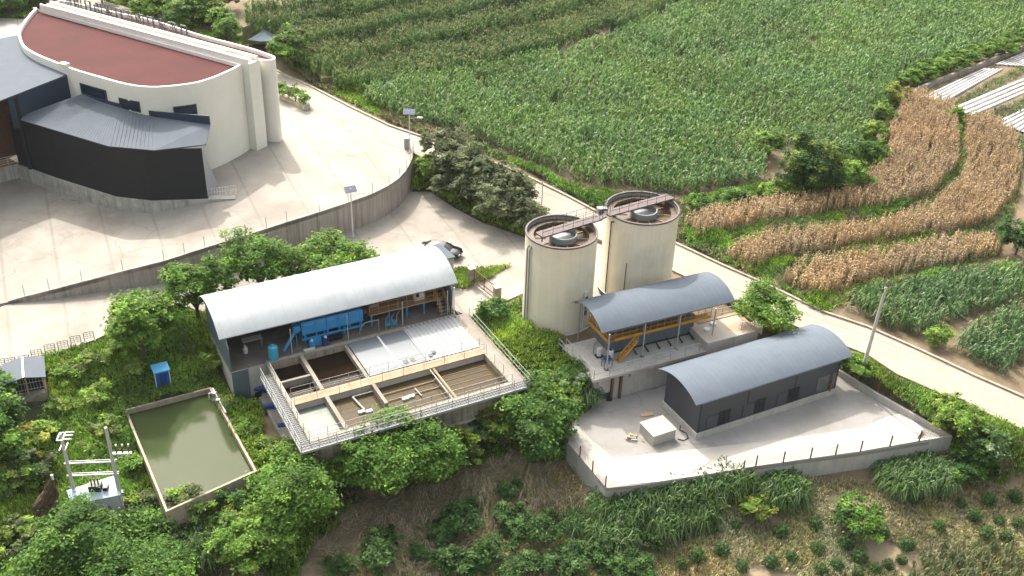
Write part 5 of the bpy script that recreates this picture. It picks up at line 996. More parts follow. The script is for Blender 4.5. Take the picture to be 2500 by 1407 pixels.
# withered cone of vines over a post
p = gpt(108, 1262); top = at(128, 1166, p[2]+3.9); t = thing('withered_stump', 'tall brown leaning heap of dead vines with a pale tip at lower left', 'dead tree', p); mb = MB(); n = 18; rows = 9; vs = []
for i in range(rows+1):
    f = i/rows; c_ = p*(1-f)+top*f; r_ = 1.15*(1-f)**.8+.06
    for j in range(n): a = 2*math.pi*j/n; q = r_*(1+.25*math.sin(3*a+i*1.3)*.6+random.uniform(-.14, .14)); vs.append(c_+V3(math.cos(a)*q, math.sin(a)*q*.8, random.uniform(-.08, .08)))
mb.add(vs, [(i*n+j, i*n+(j+1) % n, (i+1)*n+(j+1) % n, (i+1)*n+j) for i in range(rows) for j in range(n)]+[tuple(range(rows*n, rows*n+n))]); mb.build('vine_heap', MT['thatch'], t); MB().tube(top-V3(0, 0, .2), top+V3(0, 0, .25), .1, 8).build('post_tip', MT['white'], t)
# concrete power pole on the verge
p = gpt(2106, 902); top = at(2163, 702, p[2]+9.0); t = thing('power_pole', 'tall leaning concrete pole on the grass verge beside the road', 'utility pole', p); MB().tube(p-V3(0, 0, .5), top, .19, 12, .12).build('pole', MT['pole'], t)
ca = V3(math.cos(.9), math.sin(.9), 0); MB().beam(top-ca*.55-V3(0, 0, .35), top+ca*.55-V3(0, 0, .35), .08).build('cross_arm', MT['steel'], t)
for s in (-.5, 0, .5): MB().tube(top+ca*s-V3(0, 0, .3), top+ca*s+V3(0, 0, .05), .06, 6).build('insulator', MT['black'], t)
p = on(1322, 510, ROADF); t = thing('slim_post', 'slim grey post on the roadside behind the nearer cream tank', 'post', p); MB().tube(p, p+V3(0, 0, 3.4), .05, 6).build('pole', MT['steel'], t); MB().cbox(p, .25, .25, .15).build('base', MT['conc'], t)
p = gpt(1932, 832); t = thing('roadside_boulder', 'pale boulder under the small tree beside the road', 'rock', p+V3(0, 0, -.1)); mb = MB(); vs = []
for i in range(5):
    for j in range(9): a = 2*math.pi*j/9; f = i/4*math.pi/2; r_ = math.cos(f)*(1+random.uniform(-.15, .15)); vs.append(p+V3(.6*r_*math.cos(a), .45*r_*math.sin(a), .75*math.sin(f)-.1))
mb.add(vs, [(i*9+j, i*9+(j+1) % 9, (i+1)*9+(j+1) % 9, (i+1)*9+j) for i in range(4) for j in range(9)]); mb.build('stone', MT['conc_white'], t)
# stones and ditch kerb at the right bottom of the road
dl = [on(x, y, SOIL)+V3(0, 0, .12) for x, y in [(2385,1022),(2440,1052),(2500,1088),(2600,1135)]]
t = thing('ditch_kerb', 'broken pale kerb line along the ditch below the road at right', 'kerb', dl[1]); MB().ribbon_wall(dl, [p-V3(0, 0, .6) for p in dl], .25, side=1).build('kerb', MT['conc'], t)
# ------------------------------------------------------------------ vegetation
G_MID = [(.055,.115,.022),(.075,.15,.028),(.04,.09,.02),(.10,.175,.035)]
G_DARK = [(.02,.055,.018),(.03,.075,.02),(.045,.10,.025)]
G_LIGHT = [(.11,.19,.035),(.14,.22,.045),(.08,.15,.03)]
G_YEL = [(.19,.22,.045),(.24,.26,.06),(.13,.18,.04)]
G_GREY = [(.075,.105,.055),(.10,.135,.07),(.05,.08,.04),(.135,.16,.09)]
G_CORN = [(.05,.115,.028),(.075,.15,.04),(.04,.085,.024),(.10,.18,.055),(.14,.20,.09)]
G_TASS = [(.055,.095,.024),(.075,.12,.03),(.10,.135,.045),(.04,.075,.022)]
G_TAN = [(.30,.24,.12),(.26,.21,.11),(.36,.29,.16)]
G_DRY = [(.42,.27,.13),(.34,.21,.10),(.50,.35,.19),(.27,.16,.075)]
G_STRAW = [(.30,.22,.11),(.22,.16,.08),(.36,.28,.15),(.17,.15,.06)]
G_REED = [(.055,.10,.035),(.08,.13,.05),(.12,.17,.085),(.04,.08,.028)]
G_WEED = [(.07,.14,.025),(.10,.175,.035),(.05,.105,.022),(.13,.19,.05),(.085,.13,.05)]
G_COFFEE = [(.022,.065,.022),(.035,.085,.027),(.05,.11,.035)]
def gain(p, k=(1.55, 1.42, 1.25)): return [tuple(min(.6, a*b) for a, b in zip(c, k)) for c in p]
G_MID, G_DARK, G_LIGHT, G_YEL, G_GREY, G_CORN, G_TASS, G_REED, G_WEED, G_COFFEE = (gain(q) for q in (G_MID, G_DARK, G_LIGHT, G_YEL, G_GREY, G_CORN, G_TASS, G_REED, G_WEED, G_COFFEE))
G_WEED = gain(G_WEED, (1.6, 1.5, 1.3)); G_CORN = gain(G_CORN, (1.12, 1.18, .98))+[(.28,.33,.20)]; G_REED = gain(G_REED, (.95, 1.12, .95))+[(.28,.36,.21)]; G_COFFEE = [(.03,.078,.018),(.045,.10,.025),(.075,.145,.04)]; G_STRAW = [(.28,.225,.15),(.21,.17,.11),(.35,.30,.21),(.16,.145,.08),(.13,.10,.065)]; G_MID, G_LIGHT, G_DARK = gain(G_MID, (1.1, 1.16, 1.08)), gain(G_LIGHT, (1.05, 1.1, 1.05)), gain(G_DARK, (1.1, 1.16, 1.1)); G_TASS = [(.09,.175,.045),(.12,.215,.06),(.065,.135,.035),(.17,.235,.085)]; G_DRY = [(.47,.335,.20),(.38,.265,.155),(.54,.42,.275),(.29,.195,.11)]  # palest maize and reed tints paint whitish leaf highlights into the colour
def crown_leaves(L_, c, rx, rz, cols, ls, dens=1., flat=.55, low=-.45, tips=None, lump=.42):
    """leaf clumps through an uneven crown; c = centre"""
    ncl = int(max(8, 18*dens*(rx/.9)**2)); k = 46
    d = rdir(ncl*2); d = d[d[:, 2] > low][:ncl]; ncl = len(d)
    ph = rng.random(3)*6; rr = 1+lump*np.sin(2.3*np.arctan2(d[:, 1], d[:, 0])+ph[0])*.6+lump*np.sin(4.1*d[:, 0]+ph[1])*np.cos(3.7*d[:, 1]+ph[2])
    f = (.45+.55*rng.random(ncl)**.45)*rr
    cc = c+d*np.array([rx, rx, rz])*f[:, None]
    rc = (.36+.32*rng.random(ncl))*min(1.15, max(.55, rx/3))
    P = np.repeat(cc, k, 0)+rng.normal(size=(ncl*k, 3))*np.repeat(rc, k)[:, None]*np.array([.62, .62, .5*flat])
    nr = unit(np.repeat(d, k, 0)*.45+rdir(ncl*k)*.6+np.array([0, 0, .95]))
    t = pal(ncl, cols, .22)[np.repeat(np.arange(ncl), k)]*(1+rng.normal(size=(ncl*k, 1))*.22)
    L_.put(leaf_quads(P, nr, ls*(.7+.6*rng.random(ncl*k)), ls*.5*(.7+.6*rng.random(ncl*k))), np.clip(t, .005, .8))
    return cc
def tree(name, label, cat, px, py, h, rx, rz, cols, ls=.34, dens=1., group=None, lean=(0, 0), surf=None, lump=.42, mat_=None, base=None, low=-.45):
    p = base if base is not None else on(px, py, surf or SOIL); t = thing(name, label, cat, p, group)
    c = p+V3(lean[0], lean[1], h-rz*.85); L_ = Leaves(); cc = crown_leaves(L_, c, rx, rz, cols, ls, dens, low=low)
    mb = MB(); r0 = .05+.03*h; fork = p+V3(lean[0]*.4, lean[1]*.4, max(.3, (h-2*rz)*.75+.25)); mb.tube(p-V3(0, 0, .4), fork, r0, 7, r0*.75)
    for i in rng.choice(len(cc), min(7, len(cc)), replace=False): e = cc[i]*.8+c*.2; mid = (fork*.45+e*.55)+V3(0, 0, .15*h*.3); mb.tube(fork-V3(0, 0, .1), mid, r0*.55, 5, r0*.35); mb.tube(mid, e, r0*.35, 5, .015)
    mb.build('trunk', MT['bark'], t); L_.build('crown', mat_ or LEAF, t); return t
T_ = tree
T_('broadleaf_tree', 'bright green rounded tree beside the worn steps and pale road', 'tree', 352, 868, 5.8, 2.9, 2.5, G_LIGHT+G_MID, .4, 1.1)
T_('broadleaf_tree', 'green tree over dark shade behind the left end of the white shed', 'tree', 485, 778, 5.4, 2.6, 2.1, G_MID, .36, 1.1)
T_('broadleaf_tree', 'green spreading tree behind the white shed with pale gaps in its crown', 'tree', 640, 722, 5.8, 3.2, 2.2, G_MID, .34, .8)
T_('broadleaf_tree', 'loose grey green sapling between two trees behind the white shed', 'tree', 705, 715, 3.9, 1.6, 1.4, G_GREY+G_WEED, .3, .7)
T_('broadleaf_tree', 'low wide green tree in front of the retaining wall near the lamp', 'tree', 822, 695, 4.4, 3.3, 1.6, G_MID+G_LIGHT, .36, 1.0)
T_('broadleaf_tree', 'large dark green tree at the left edge beside the barred hut', 'tree', -22, 1115, 5.4, 3.0, 2.5, G_DARK+G_MID, .36, 1.15)
T_('sapling', 'bright yellow green sapling at the foot of the dark left edge tree', 'sapling', 92, 1112, 3.0, 1.3, 1.1, G_LIGHT+G_YEL, .36, .9)
T_('broadleaf_tree', 'broad feathery dark green tree filling the bottom left corner', 'tree', 262, 1450, 5.4, 5.7, 2.7, G_MID+G_DARK, .3, 1.35)
T_('broadleaf_tree', 'feathery tree in front of the pond corner and basin', 'tree', 730, 1270, 5.2, 3.3, 2.3, G_MID, .32, 1.25)
T_('broadleaf_tree', 'feathery bright tree below the pond leaning over dry grass', 'tree', 645, 1365, 4.3, 2.7, 1.9, G_MID+G_LIGHT, .32, 1.2)
T_('broadleaf_tree', 'wide feathery tree in front of the basin wall', 'tree', 985, 1165, 5.2, 4.1, 2.2, G_MID, .33, 1.25)
T_('broadleaf_tree', 'dark green tree between the basin and the walled yard', 'tree', 1305, 1092, 5.2, 3.1, 2.3, G_MID+G_DARK, .34, 1.15)
T_('bamboo_clump', 'pale yellowish bamboo clump on the right of the wide tree', 'bamboo', 1112, 1140, 3.3, 1.7, 1.5, G_YEL+G_WEED, .32, .9, 'yellowish bamboo clumps')
T_('bamboo_clump', 'pale yellowish bamboo clump at the foot of the basin wall', 'bamboo', 1232, 1085, 3.3, 1.6, 1.5, G_YEL+G_LIGHT, .32, .9, 'yellowish bamboo clumps')
T_('leafy_bush', 'dark leafy bush between the bamboo clumps below the basin wall', 'bush', 1180, 1075, 2.4, 1.7, 1.2, G_DARK+G_REED, .3, 1.0)
T_('broadleaf_tree', 'small flat topped feathery tree beside the road behind the dark shed', 'tree', 1858, 808, 4.2, 2.8, 1.4, G_MID+G_LIGHT, .32, .9)
T_('broadleaf_tree', 'round dark citrus-like tree with yellow green top at the field corner', 'tree', 1967, 468, 5.8, 3.0, 2.9, G_DARK+[(.03,.07,.02),(.22,.27,.035)], .4, 1.7, lump=.12, low=-.8)
for x, y, h, r, lab, col in [(1876,385,3.2,1.7,'small rounded bush left of the dark tree at the field corner',G_DARK+G_LIGHT),(2068,462,3.4,2.3,'light green bush right of the dark tree at the field corner',G_MID+G_LIGHT),(2112,405,3.2,1.9,'dark feathery bush at the edge of the brown corn',G_DARK+G_MID),(2150,300,2.6,1.6,'green bush on the bank above the brown corn',G_LIGHT+G_MID),(2180,255,2.6,1.6,'yellowish green bush at the tip of the field bank',G_LIGHT+G_YEL),(2130,345,2.6,1.7,'loose pale bush on the bank beside the brown corn',G_LIGHT+G_WEED),(2330,300,2.0,1.2,'bright green bush between the two brown corn plots',G_LIGHT),
        (2480,620,3.6,2.2,'dark leafy tree at the right edge beside the brown corn strip',G_DARK+G_COFFEE),(2285,840,1.8,1.1,'light green bush at the tip of the reddish bare strip',G_LIGHT),(1795,500,1.6,1.9,'low green bush on the bank behind the farther cream tank',G_MID+G_DARK),(1890,478,1.7,1.7,'low pale green bush on the bank left of the dark tree',G_WEED+G_MID),(1710,515,1.6,1.6,'low dark bush on the bank just right of the farther cream tank',G_DARK+G_MID)]:
    T_('field_bush', lab, 'bush', x, y, h, r, h*.45, col, .32, 1.0)
for x, y, h, r, lab, col in [(715,168,5.2,3.0,'olive green tree beside the road behind the white hall',G_MID+[(.14,.15,.04)]),(470,62,4.6,3.0,'bright green tree behind the roof lettering',G_LIGHT+G_MID),(330,24,4.2,2.9,'yellow green tree behind the roof lettering',G_YEL+G_LIGHT),(400,30,4.6,2.8,'dark green tree between two lighter trees behind the roof lettering',G_DARK),(545,28,4.0,2.6,'dark tree at the upper edge of the tasselled corn',G_DARK+G_GREY),(420,-10,5,3.2,'dark tree at the top edge behind the lettering',G_DARK+G_MID),(20,32,4.2,2.6,'dark green tree at the top left corner',G_DARK+G_MID),(70,22,3.8,2.2,'green tree left of the hall spine at the top edge',G_MID),(-30,40,4.2,2.6,'dark tree outside the top left corner',G_DARK)]:
    T_('broadleaf_tree', lab, 'tree', x, y, h, r, h*.42, col, .42, .9)
GB = [(1088,402,4.0,2.1,'tall grey green tree at the upper end of the bank thicket'),(1052,440,2.6,1.8,'bright weedy bush below the end of the retaining wall'),(1130,440,4.2,2.3,'grey green tree second from the top of the bank thicket'),(1188,462,3.8,2.1,'grey green tree beside the road in the middle of the bank thicket'),(1245,500,3.8,2.2,'pale grey green tree by the road near the slim post'),(1160,505,3.9,2.3,'dusty grey tree above the pale lot in the bank thicket'),(1215,540,4.0,2.3,'grey green tree above the lot near the lower end of the thicket'),(1275,555,3.6,2.1,'darker grey green tree at the lower end of the thicket beside the cream tank'),(1292,572,2.6,1.6,'low dark bush touching the left side of the nearer cream tank'),(1100,478,2.8,1.8,'low dark bush at the lower edge of the thicket above the lot')]
for x, y, h, r, lab in GB: T_('grey_green_tree', lab, 'tree', x, y, h, r, h*.46, G_GREY if 'weedy' not in lab else G_WEED, .36, 1.15, 'grey green trees on the bank between lot and road')
# bushes on the slope beside the house, verge and yard
for x, y, h, r, lab, col in [(470,1262,2.8,1.3,'silvery green bush growing over the near rim of the pond',G_GREY+G_WEED),(-5,975,2.4,1.6,'dark bush behind the barred hut',G_MID+G_DARK),(75,1175,2.2,1.8,'pale leaved bush in the dark weeds left of the transformer',G_GREY+G_DARK),(20,1200,2.4,2.0,'dark weedy bush at the left edge below the tree',G_DARK+G_WEED),(565,1275,2.4,1.8,'weedy bush beside the outer pond wall',G_WEED+G_DARK),(60,1330,2.0,1.7,'silvery low bush at the bottom left edge',G_GREY+G_WEED),(420,1345,1.8,1.6,'silvery leaved bush below the pond corner',G_GREY+G_DARK),(880,1170,2.6,1.4,'dark narrow leaved bush at the left side of the wide tree',G_DARK+G_COFFEE),(1395,945,2.2,1.8,'reedy dark green bush against the platform corner',G_REED+G_MID),(1340,985,2.3,1.9,'green bush above the yard corner below the platform',G_WEED+G_MID),
        (2345,1060,2.6,1.9,'leafy green bush behind the yard wall corner',G_WEED+G_MID),(2395,1120,2.8,2.0,'big leaved dark bush right of the yard wall corner',G_DARK+G_REED),(2370,1170,2.2,1.7,'dark leafy bush below the yard wall corner',G_DARK+G_MID),(2310,1010,1.6,1.5,'low bush on the grassy verge by the yard',G_WEED),(2075,905,1.4,1.4,'low bright bush beside the dark shed roof end',G_MID+G_LIGHT),(1210,775,1.9,1.4,'dark bush at the foot of the near gate pillar',G_MID+G_DARK),(2085,1296,2.3,2.0,'large round bush alone on the dry slope',G_MID+G_COFFEE),(1838,1265,1.9,1.3,'yellow green bush in front of the tall reeds',G_YEL+G_MID),(1740,1250,1.6,1.0,'pale yellowish shrub at the foot of the reeds',G_YEL+G_LIGHT)]:
    T_('leafy_bush', lab, 'bush', x, y, h, r, h*.45, col, .3, 1.05)
for i, (x, y) in enumerate([(690,236),(706,244),(722,250),(742,262)]):
    T_('planter_shrub', 'small rounded green shrub in the raised planter beside the white hall', 'shrub', x, y, 1.5, .95, .65, G_MID+G_LIGHT, .26, 1.0, 'shrubs in the raised planter', base=on(x, y, TERR)+V3(0, 0, .3))
for i, (x, y, h, r) in enumerate([(290,870,1.4,1.1),(330,905,1.2,1.0),(215,900,1.3,1.2),(160,930,1.4,1.2),(235,985,1.5,1.2),(150,1010,1.4,1.2),(265,1060,1.3,1.0),(330,1150,1.2,.9),(520,905,1.4,1.0),(545,860,1.3,1.1),(560,1000,1.2,.9),(600,1060,1.3,1.0),(655,1110,1.4,1.1),(690,1150,1.3,1.0),(350,1240,1.2,1.0),(120,1075,1.5,1.2)]):
    T_('weed_bush', 'bright leafy weed bush on the grassy slope around the pond', 'weed bush', x, y, h, r, h*.45, [G_LIGHT, G_WEED, G_GREY, G_MID][i % 4]+G_WEED, .26, .9, 'leafy weed bushes on the slope around the pond')
for x, y, h, r, lab, col in [(250,8,4,2.4,'dark tree by the pale strip behind the spine',G_DARK+G_MID),(110,10,3.6,2.4,'pale green tree behind the left end of the spine',G_MID+G_GREY),(40,-8,4.4,2.8,'leafy tree at the very top left',G_MID+G_DARK),(500,55,4,2.4,'grey green tree beside the tasselled maize behind the lettering',G_GREY+G_MID),(440,78,3.6,2.2,'dark low tree close behind the lettering',G_DARK+G_MID),(560,100,3.4,2.2,'small green tree left of the kiosk',G_MID),(525,70,3.4,2.4,'rounded tree at the end of the tasselled maize strips',G_WEED+G_MID),(365,52,3.2,2.2,'light green bush close behind the lettering',G_LIGHT),(150,-2,3.6,2.2,'olive tree behind the left end of the lettering',G_GREY+G_MID)]:
    T_('broadleaf_tree', lab, 'tree', x, y, h, r, h*.42, col, .42, .9)
# coffee-like shrubs on the slope
def shrub_proto(r, h, n, cols, ls): 
    L_ = Leaves(); k = n; d = rdir(k); P = d*np.array([r, r, h*.5])*(.35+.65*rng.random((k, 1))**.5)+np.array([0, 0, h*.52]); L_.put(leaf_quads(P, unit(d*.7+rdir(k)*.5+np.array([0, 0, .6])), ls*(.7+.6*rng.random(k)), ls*.42), pal(k, cols)); return L_
def shrub_kind(label, group, r, h, n, cols, ls, first):
    t = thing('coffee_shrub', label, 'shrub', first, group); L_ = shrub_proto(r, h, n, cols, ls); o = L_.build('foliage', LEAF, None, loc=(0, 0, 0)); o.parent = t; mb = MB(); mb.tube(V3(0, 0, -.2), V3(0, 0, h*.7), .05, 5, .02); s = mb.build('stem', MT['bark'], None, loc=(0, 0, 0)); s.parent = t; s.location = (0, 0, 0); o.location = (0, 0, 0); return t
small = [(1794,1288),(1902,1304),(1987,1286),(2064,1332),(1994,1345),(2095,1365),(2212,1337),(2148,1308),(2375,1264),(2436,1273),(2482,1282),(2405,1310),(2454,1315),(2474,1218),(2344,1231),(2410,1227),(2227,1220),(2199,1370),(2166,1383),(2133,1392),(1664,1381),(1701,1365),(1811,1389),(1882,1378),(2001,1398),(2091,1403),(1739,1299),(1664,1312),(1940,1240),(2290,1290),(1760,1350),(1930,1365),(2040,1385)]
def med_kind(label, group, first, seed):
    t = thing('coffee_shrub', label, 'shrub', first, group); L_ = Leaves(); crown_leaves(L_, np.array([0, 0, 1.0]), 1.1, .85, G_COFFEE+[(.10,.17,.055)], .26, 1.5, low=-.6, lump=.5); o = L_.build('foliage', LEAF, None, loc=(0, 0, 0)); o.parent = t; o.location = (0, 0, 0); mb = MB(); mb.tube(V3(0, 0, -.2), V3(.1, 0, 1.2), .06, 5, .02); mb.tube(V3(0, 0, .2), V3(-.5, .3, 1.2), .04, 5, .015); s_ = mb.build('stem', MT['bark'], None, loc=(0, 0, 0)); s_.parent = t; s_.location = (0, 0, 0); return t
med = [(920,1366,1.3),(936,1325,1.0),(1076,1305,.9),(1124,1275,1.35),(1148,1246,1.0),(1240,1266,1.25),(1262,1294,1.1),(1320,1302,1.4),(1196,1354,1.15),(1080,1378,1.25),(1140,1386,1.1),(1232,1200,.9),(1460,1352,1.1),(1300,1380,1.2),(1348,1378,1.0),(1400,1352,1.0),(828,1396,1.0),(1589,1328,1.15),(1451,1345,1.1),(1594,1290,1.1),(1020,1350,.8),(1390,1395,1.1),(1500,1388,1.2),(1540,1372,1.3),(1250,1398,1.1),(1345,1265,.8),(1560,1400,1.2)]
sp_ = None
for i, (x, y) in enumerate(small):
    q = gpt(x, y+6)
    if sp_ is None: sp_ = shrub_kind('small glossy dark shrub planted on the bare dry slope at lower right', 'small glossy shrubs on the dry slope', .52, .95, 260, G_COFFEE, .2, q)
    else: copy_thing(sp_, q, rotz=random.uniform(0, 6.28), scale=random.uniform(.95, 1.45))
mp_ = []
for i, (x, y, s) in enumerate(med):
    q = gpt(x, y+10)
    if i < 4: t_ = med_kind('full grown glossy dark shrub in the thicket at the bottom centre', 'full grown glossy shrubs at the bottom centre', q, i); t_.scale = (s,)*3; mp_.append(t_)
    else: copy_thing(mp_[i % 4], q, rotz=random.uniform(0, 6.28), scale=s*random.uniform(.68, 1.05))
# reeds
def reed(label, px, py, r, h, n, cols, group=None, name='reed_clump', base=None):
    p = gpt(px, py) if base is None else base; t = thing(name, label, 'reeds', p, group); L_ = Leaves(); ns = n; a = rng.random(ns)*6.28; q = r*np.sqrt(rng.random(ns))
    k = 6; root = np.stack([p[0]+q*np.cos(a), p[1]+q*np.sin(a), np.full(ns, p[2])], 1); hh = h*(.8+.22*rng.random(ns))*(1-.35*(q/r)**2); lean = (q/r)[:, None]*np.stack([np.cos(a), np.sin(a)], 1)*.5
    R_ = np.repeat(root, k, 0); H = np.repeat(hh, k); f = .35+.65*rng.random(ns*k); R_[:, 2] += H*f*.9; R_[:, :2] += np.repeat(lean, k, 0)*(H*f)[:, None]*.6
    L_.put(blades(R_, rng.random(ns*k)*6.28, .75+.5*rng.random(ns*k), .3+.25*rng.random(ns*k), .10, .5+.5*rng.random(ns*k)), np.tile(pal(ns*k, cols), (2, 1)))
    L_.build('leaves', LEAF, t); st = Leaves(); m = ns; s = np.stack([np.cos(a), np.sin(a), 0*a], 1)*.02; tp = root.copy(); tp[:, 2] += hh*.9; tp[:, :2] += lean*hh[:, None]*.55
    st.put(np.stack([root-s, root+s, tp+s, tp-s], 1), pal(m, G_WEED)); st.build('stems', LEAF, t)
for x, y, r, h, lab in [(1505,1262,1.7,2.4,'reed clump at the front left corner of the yard wall'),(1500,1320,1.5,2.2,'lowest reed clump at the left end of the reed stand'),(1575,1240,1.7,2.6,'reed clump in the left half of the tall stand before the yard'),(1640,1225,1.7,2.7,'reed clump in the middle of the tall stand before the yard'),(1705,1210,1.7,2.8,'tall reed clump right of the middle of the stand'),(1775,1195,1.7,2.8,'tallest reed clump touching the yard wall fence'),(1620,1285,1.5,2.1,'front reed clump below the middle of the stand'),(1700,1262,1.4,1.9,'front reed clump beside the pale yellowish shrub'),(1905,1212,1.7,2.3,'separate round reed clump against the grey yard wall'),(2200,1180,1.8,1.7,'grass reed clump left part of the stand below the yard wall'),(2275,1172,1.8,1.8,'grass reed clump right part of the stand below the yard wall'),(1404,1290,.8,1.2,'small tuft of reeds left of the tall stand'),(505,1345,1.6,2.0,'arching reeds below the pond between two trees'),(1420,975,1.2,1.8,'dark reeds beside the steel trolley at the platform corner')]:
    reed(lab, x, y, r, h, int(190*r*r/2), G_REED, 'tall reed clumps' )
# ------------------------------------------------------------------ ground cover (stuff)
def world_poly(px, fn=SOIL): return [on(x, y, fn) for x, y in px]
def scatter(px, dens, fn=SOIL, poly=None):
    poly = world_poly(px, fn) if poly is None else poly; a = np.array([p[:2] for p in poly]); lo, hi = a.min(0), a.max(0); n = int(np.prod(hi-lo)*dens); P = lo+rng.random((n, 2))*(hi-lo); return P[inpoly(P, a)]
NOGO = [[q_[:2] for q_ in (Hf(-.3, -2.6), Hf(hw_+.4, -2.6), Hf(hw_+.3, hd), Hf(-.3, hd))]]+[[p[:2] for p in s[1]] for s in SHEETS]+[[p[:2] for p in road_poly], [p[:2] for p in pond_c], [B(-.1, -.1)[:2], B(20.6, -.1)[:2], B(20.6, 18)[:2], B(su0, 18.2)[:2], B(su0+.5, 13)[:2], B(-.1, 12)[:2]], [U(-.1, .1)[:2], U(ru, 0)[:2], U(TU1+.2, TVa-1.2)[:2], U(TU1, TVb)[:2], U(0, PV)[:2]], [p[:2] for p in sl_]]
def clear(P, extra=()):
    m = np.zeros(len(P), bool)
    for poly in NOGO+list(extra):
        a = np.array(poly); k = (P[:, 0] > a[:, 0].min()) & (P[:, 0] < a[:, 0].max()) & (P[:, 1] > a[:, 1].min()) & (P[:, 1] < a[:, 1].max()); i = np.where(k)[0]; m[i[inpoly(P[i], poly)]] = True
    for c, r in ((K1, R1+.2), (K2, R2+.2)): m |= np.hypot(P[:, 0]-c[0], P[:, 1]-c[1]) < r
    return P[~m]
def zground(P): return SOIL(P[:, 0], P[:, 1])+bumps(P[:, 0], P[:, 1])
def hue(x, y, s_, seed, amt=1.):
    """patches of yellower and bluer growth"""
    t = vnoise(x, y, s_, seed)[:, None]; return 1+amt*((1-t)*(np.array([.72, .92, 1.05])-1)+t*(np.array([1.22, 1.10, .85])-1))
def weeds(name, label, polys, dens, hmax, cols, ls=.3, seed=3, blade=.5, mat_=None, drycols=None, cut=0.0, keep=False, zone=(.09, .10, .04)):
    """mixed weeds: leaf clumps and blades with a lumpy height"""
    for p_ in polys: ZONES.append((world_poly(p_), zone))
    P = np.concatenate([scatter(p, dens) for p in polys]); P = P if keep else clear(P); x, y = P[:, 0], P[:, 1]; z = np.maximum(zground(P), LOWRBF(x, y)+.03) if keep else zground(P)
    hgt = hmax*np.clip(vnoise(x, y, 2.1, seed)*1.3-.15, .08, 1)*(.5+.7*vnoise(x, y, 6, seed+1)); sp = vnoise(x, y, 3.3, seed+2)
    if cut: k_ = vnoise(x, y, 2.6, seed+7) > cut; P, x, y, z, hgt, sp = P[k_], x[k_], y[k_], z[k_], hgt[k_], sp[k_]
    L_ = Leaves(); isb = rng.random(len(P)) < blade*np.where(sp > .5, 1.5, .6)
    i = np.where(~isb)[0]; k = 3; q = np.repeat(np.column_stack([x, y, z])[i], k, 0); q[:, 2] += np.repeat(hgt[i], k)*(.3+.7*rng.random(len(q))); q[:, :2] += rng.normal(size=(len(q), 2))*.12
    base = pal(len(P), cols, .14)*(.6+.8*vnoise(x, y, 2.4, seed+4))[:, None]*hue(x, y, 4.3, seed+9)
    if drycols is not None: dm = (vnoise(x, y, 3.1, seed+5) > .62) & (rng.random(len(P)) < .7); base[dm] = pal(dm.sum(), drycols, .12)
    L_.put(leaf_quads(q, unit(rdir(len(q))*.6+np.array([0, 0, 1.1])), ls*(.6+.8*rng.random(len(q))), ls*.55*(.6+.8*rng.random(len(q)))), np.clip(np.repeat(base[i], k, 0)*(1+.2*rng.normal(size=(len(q), 1))), .005, .8))
    i = np.where(isb)[0]; k = 3; q = np.repeat(np.column_stack([x, y, z])[i], k, 0); h2 = np.repeat(hgt[i], k); q[:, 2] += h2*.35
    L_.put(blades(q, rng.random(len(q))*6.28, .25+.35*h2, .25+.5*h2, .05+.03*rng.random(len(q)), .12+.35*h2), np.tile(np.clip(np.repeat(base[i], k, 0)*(1.1+.2*rng.normal(size=(len(q), 1))), .005, .8), (2, 1)))
    o = L_.build(name, mat_ or LEAF); return tag(o, label, 'weeds', kind='stuff')
weeds('slope_weeds', 'bright green weeds and tall grass covering the slope between the road and the pond', [[(-40,905),(240,835),(440,745),(500,745),(560,830),(590,960),(640,960),(640,1110),(760,1110),(820,1150),(700,1260),(500,1320),(300,1300),(-60,1450)]], 42, 1.15, G_WEED, .32, 3)
weeds('low_weeds', 'dark mixed weeds and grass along the bottom left below the pond', [[(-60,1230),(420,1270),(640,1180),(860,1160),(900,1250),(760,1330),(700,1480),(-60,1480)]], 36, .95, G_WEED+G_DARK, .3, 13, drycols=G_STRAW)
LAWN = [(1108,662),(1250,649),(1196,680),(1162,692),(1135,706),(1106,702)]
sheet_mesh('lawn', [on(x, y, LOWRBF) for x, y in LAWN], lambda x, y: LOWRBF(x, y)+.02, MT['bank'], thick=.15)
weeds('lawn_grass', 'small triangle of rough grass beside the gate and the pale lot', [LAWN], 45, .45, G_WEED+G_LIGHT, .22, 29, blade=.8, keep=True)
weeds('bank_weeds', 'green weeds on the bank around the gate, cream tanks and platform', [[(1105,655),(1250,648),(1180,700),(1120,710)],[(1140,775),(1200,740),(1290,735),(1300,820),(1370,830),(1380,870),(1450,930),(1460,990),(1390,1040),(1300,1010),(1280,925),(1200,850)],[(1010,380),(1070,370),(1330,510),(1330,590),(1280,582),(1180,545),(1110,510),(1040,470),(1005,470)]], 40, .9, G_WEED, .28, 23)
weeds('basin_weeds', 'weeds and tall grass along the foot of the basin front wall', [[(730,1120),(1300,935),(1400,1040),(1390,1120),(1200,1130),(1000,1200),(860,1190)]], 30, 1.1, G_WEED+G_DARK, .3, 33)
weeds('verge_grass', 'bright grass on the verge between the road and the walled yard', [[(1760,735),(1850,765),(1960,830),(2110,870),(2190,925),(2290,965),(2400,1015),(2500,1065),(2560,1110),(2440,1190),(2330,1120),(2230,1010),(2050,890),(1900,830)]], 45, .7, G_LIGHT+G_WEED, .24, 43, blade=.8)
